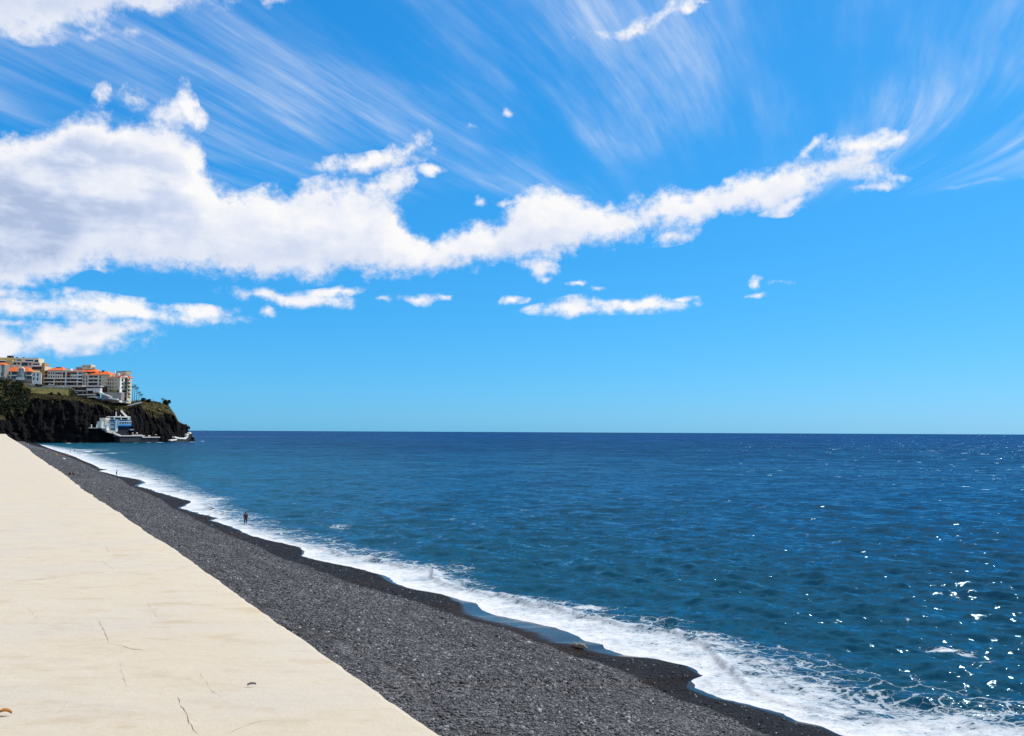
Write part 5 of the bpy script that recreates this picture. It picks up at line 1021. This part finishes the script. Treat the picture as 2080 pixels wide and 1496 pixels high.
# ------------------------------------------------------------------ gull and driftwood
M_GULL = mat('white_feathers', (.72,.72,.70), .8, .05, 6); M_GULLW = mat('grey_feathers', (.30,.31,.33), .8, .1, 6); M_BEAK = mat('yellow_beak', (.55,.33,.04), .5, .1, 6)
p = place(420.8, 1053.5); sc = 1.5; c = Vector(p); t = thing('seagull', p, 'small white gull standing on the dark tongue of shingle at the surf', 'bird'); q = lambda x, y, z: c+Vector((x, y, z))*sc
b = skin_mesh('body', dict(mid=(q(0,0,.24), (.085*sc,.08*sc)), breast=(q(.13,0,.27), (.075*sc,.07*sc)), neck=(q(.20,0,.36), .042*sc), head=(q(.23,0,.43), .045*sc), face=(q(.27,0,.425), .028*sc), rear=(q(-.16,0,.25), (.05*sc,.04*sc)), tail=(q(-.30,0,.26), (.035*sc,.012*sc))), [('mid','breast'),('breast','neck'),('neck','head'),('head','face'),('mid','rear'),('rear','tail')], 2); link_mesh('body', b, M_GULL, t)
for sg in (-1, 1):
    mb = MB(); mb.tube([q(.10,.07*sg,.30), q(-.05,.085*sg,.29), q(-.22,.05*sg,.27), q(-.36,.015*sg,.27)], [.03*sc, .055*sc, .035*sc, .008*sc], 8); mb.build('wing', M_GULLW, t, True)
    mb = MB(); mb.tube([q(.01,.035*sg,.18), q(.0,.035*sg,.09), q(.02,.035*sg,.005), q(.07,.035*sg,.003)], [.012*sc, .008*sc, .008*sc, .006*sc], 6); mb.build('leg', M_BEAK, t, True)
mb = MB(); mb.tube([q(.285,0,.425), q(.33,0,.42), q(.355,0,.405)], [.014*sc, .011*sc, .003*sc], 6); mb.build('beak', M_BEAK, t)
p = place(1178, 1318); M_DRIFT = mat('weathered_wood', (.22,.19,.15), .85, .5, 6, .02); M_DRIFT_SHADE = mat('shaded_wood', (.045,.038,.032), .7, .4, 6, .02)
t = thing('driftwood_log', p, 'short broken log lying on the wet shingle at the edge of the surf', 'driftwood'); c = Vector(p)
a = Vector((.86, -.50, -.06)).normalized(); sN = Vector((-a.y, a.x, 0)); mb = MB(); n = 14; pts = []; rr = []
for i in range(n):
    u = i/(n-1)*2-1; pts.append(c+a*u*.52+sN*.05*math.sin(u*4)+Vector((0, 0, .16+.05*math.sin(u*3+1)-.03*u))); rr.append(.12*(1-.45*abs(u)**2.2)*(1+.2*math.sin(i*2.3))*(.75 if u > .5 else 1))
mb.tube(pts, rr, 12); o = mb.build('trunk', M_DRIFT, t, True)
for v in o.data.vertices: k = float(vnoise(v.co.x*9, v.co.y*9, v.co.z*9)); v.co.z += .012*k; v.co.x += .008*k
mb = MB(); mb.tube([pts[4]+Vector((0,0,.05)), pts[3]+Vector((-.05,.02,.12)), pts[3]+Vector((-.10,.05,.17))], [.06, .05, .035], 8); mb.build('branch_stub', M_DRIFT, t, True); mb = MB(); mb.tube([pts[2]-sN*.05-Vector((0,0,.1)), pts[6]-sN*.17-Vector((0,0,.10)), pts[10]-sN*.12-Vector((0,0,.10))], [.05, .09, .05], 8); mb.build('shaded_side', M_DRIFT_SHADE, t, True)  # dark piece along the lower front paints the log's shaded side
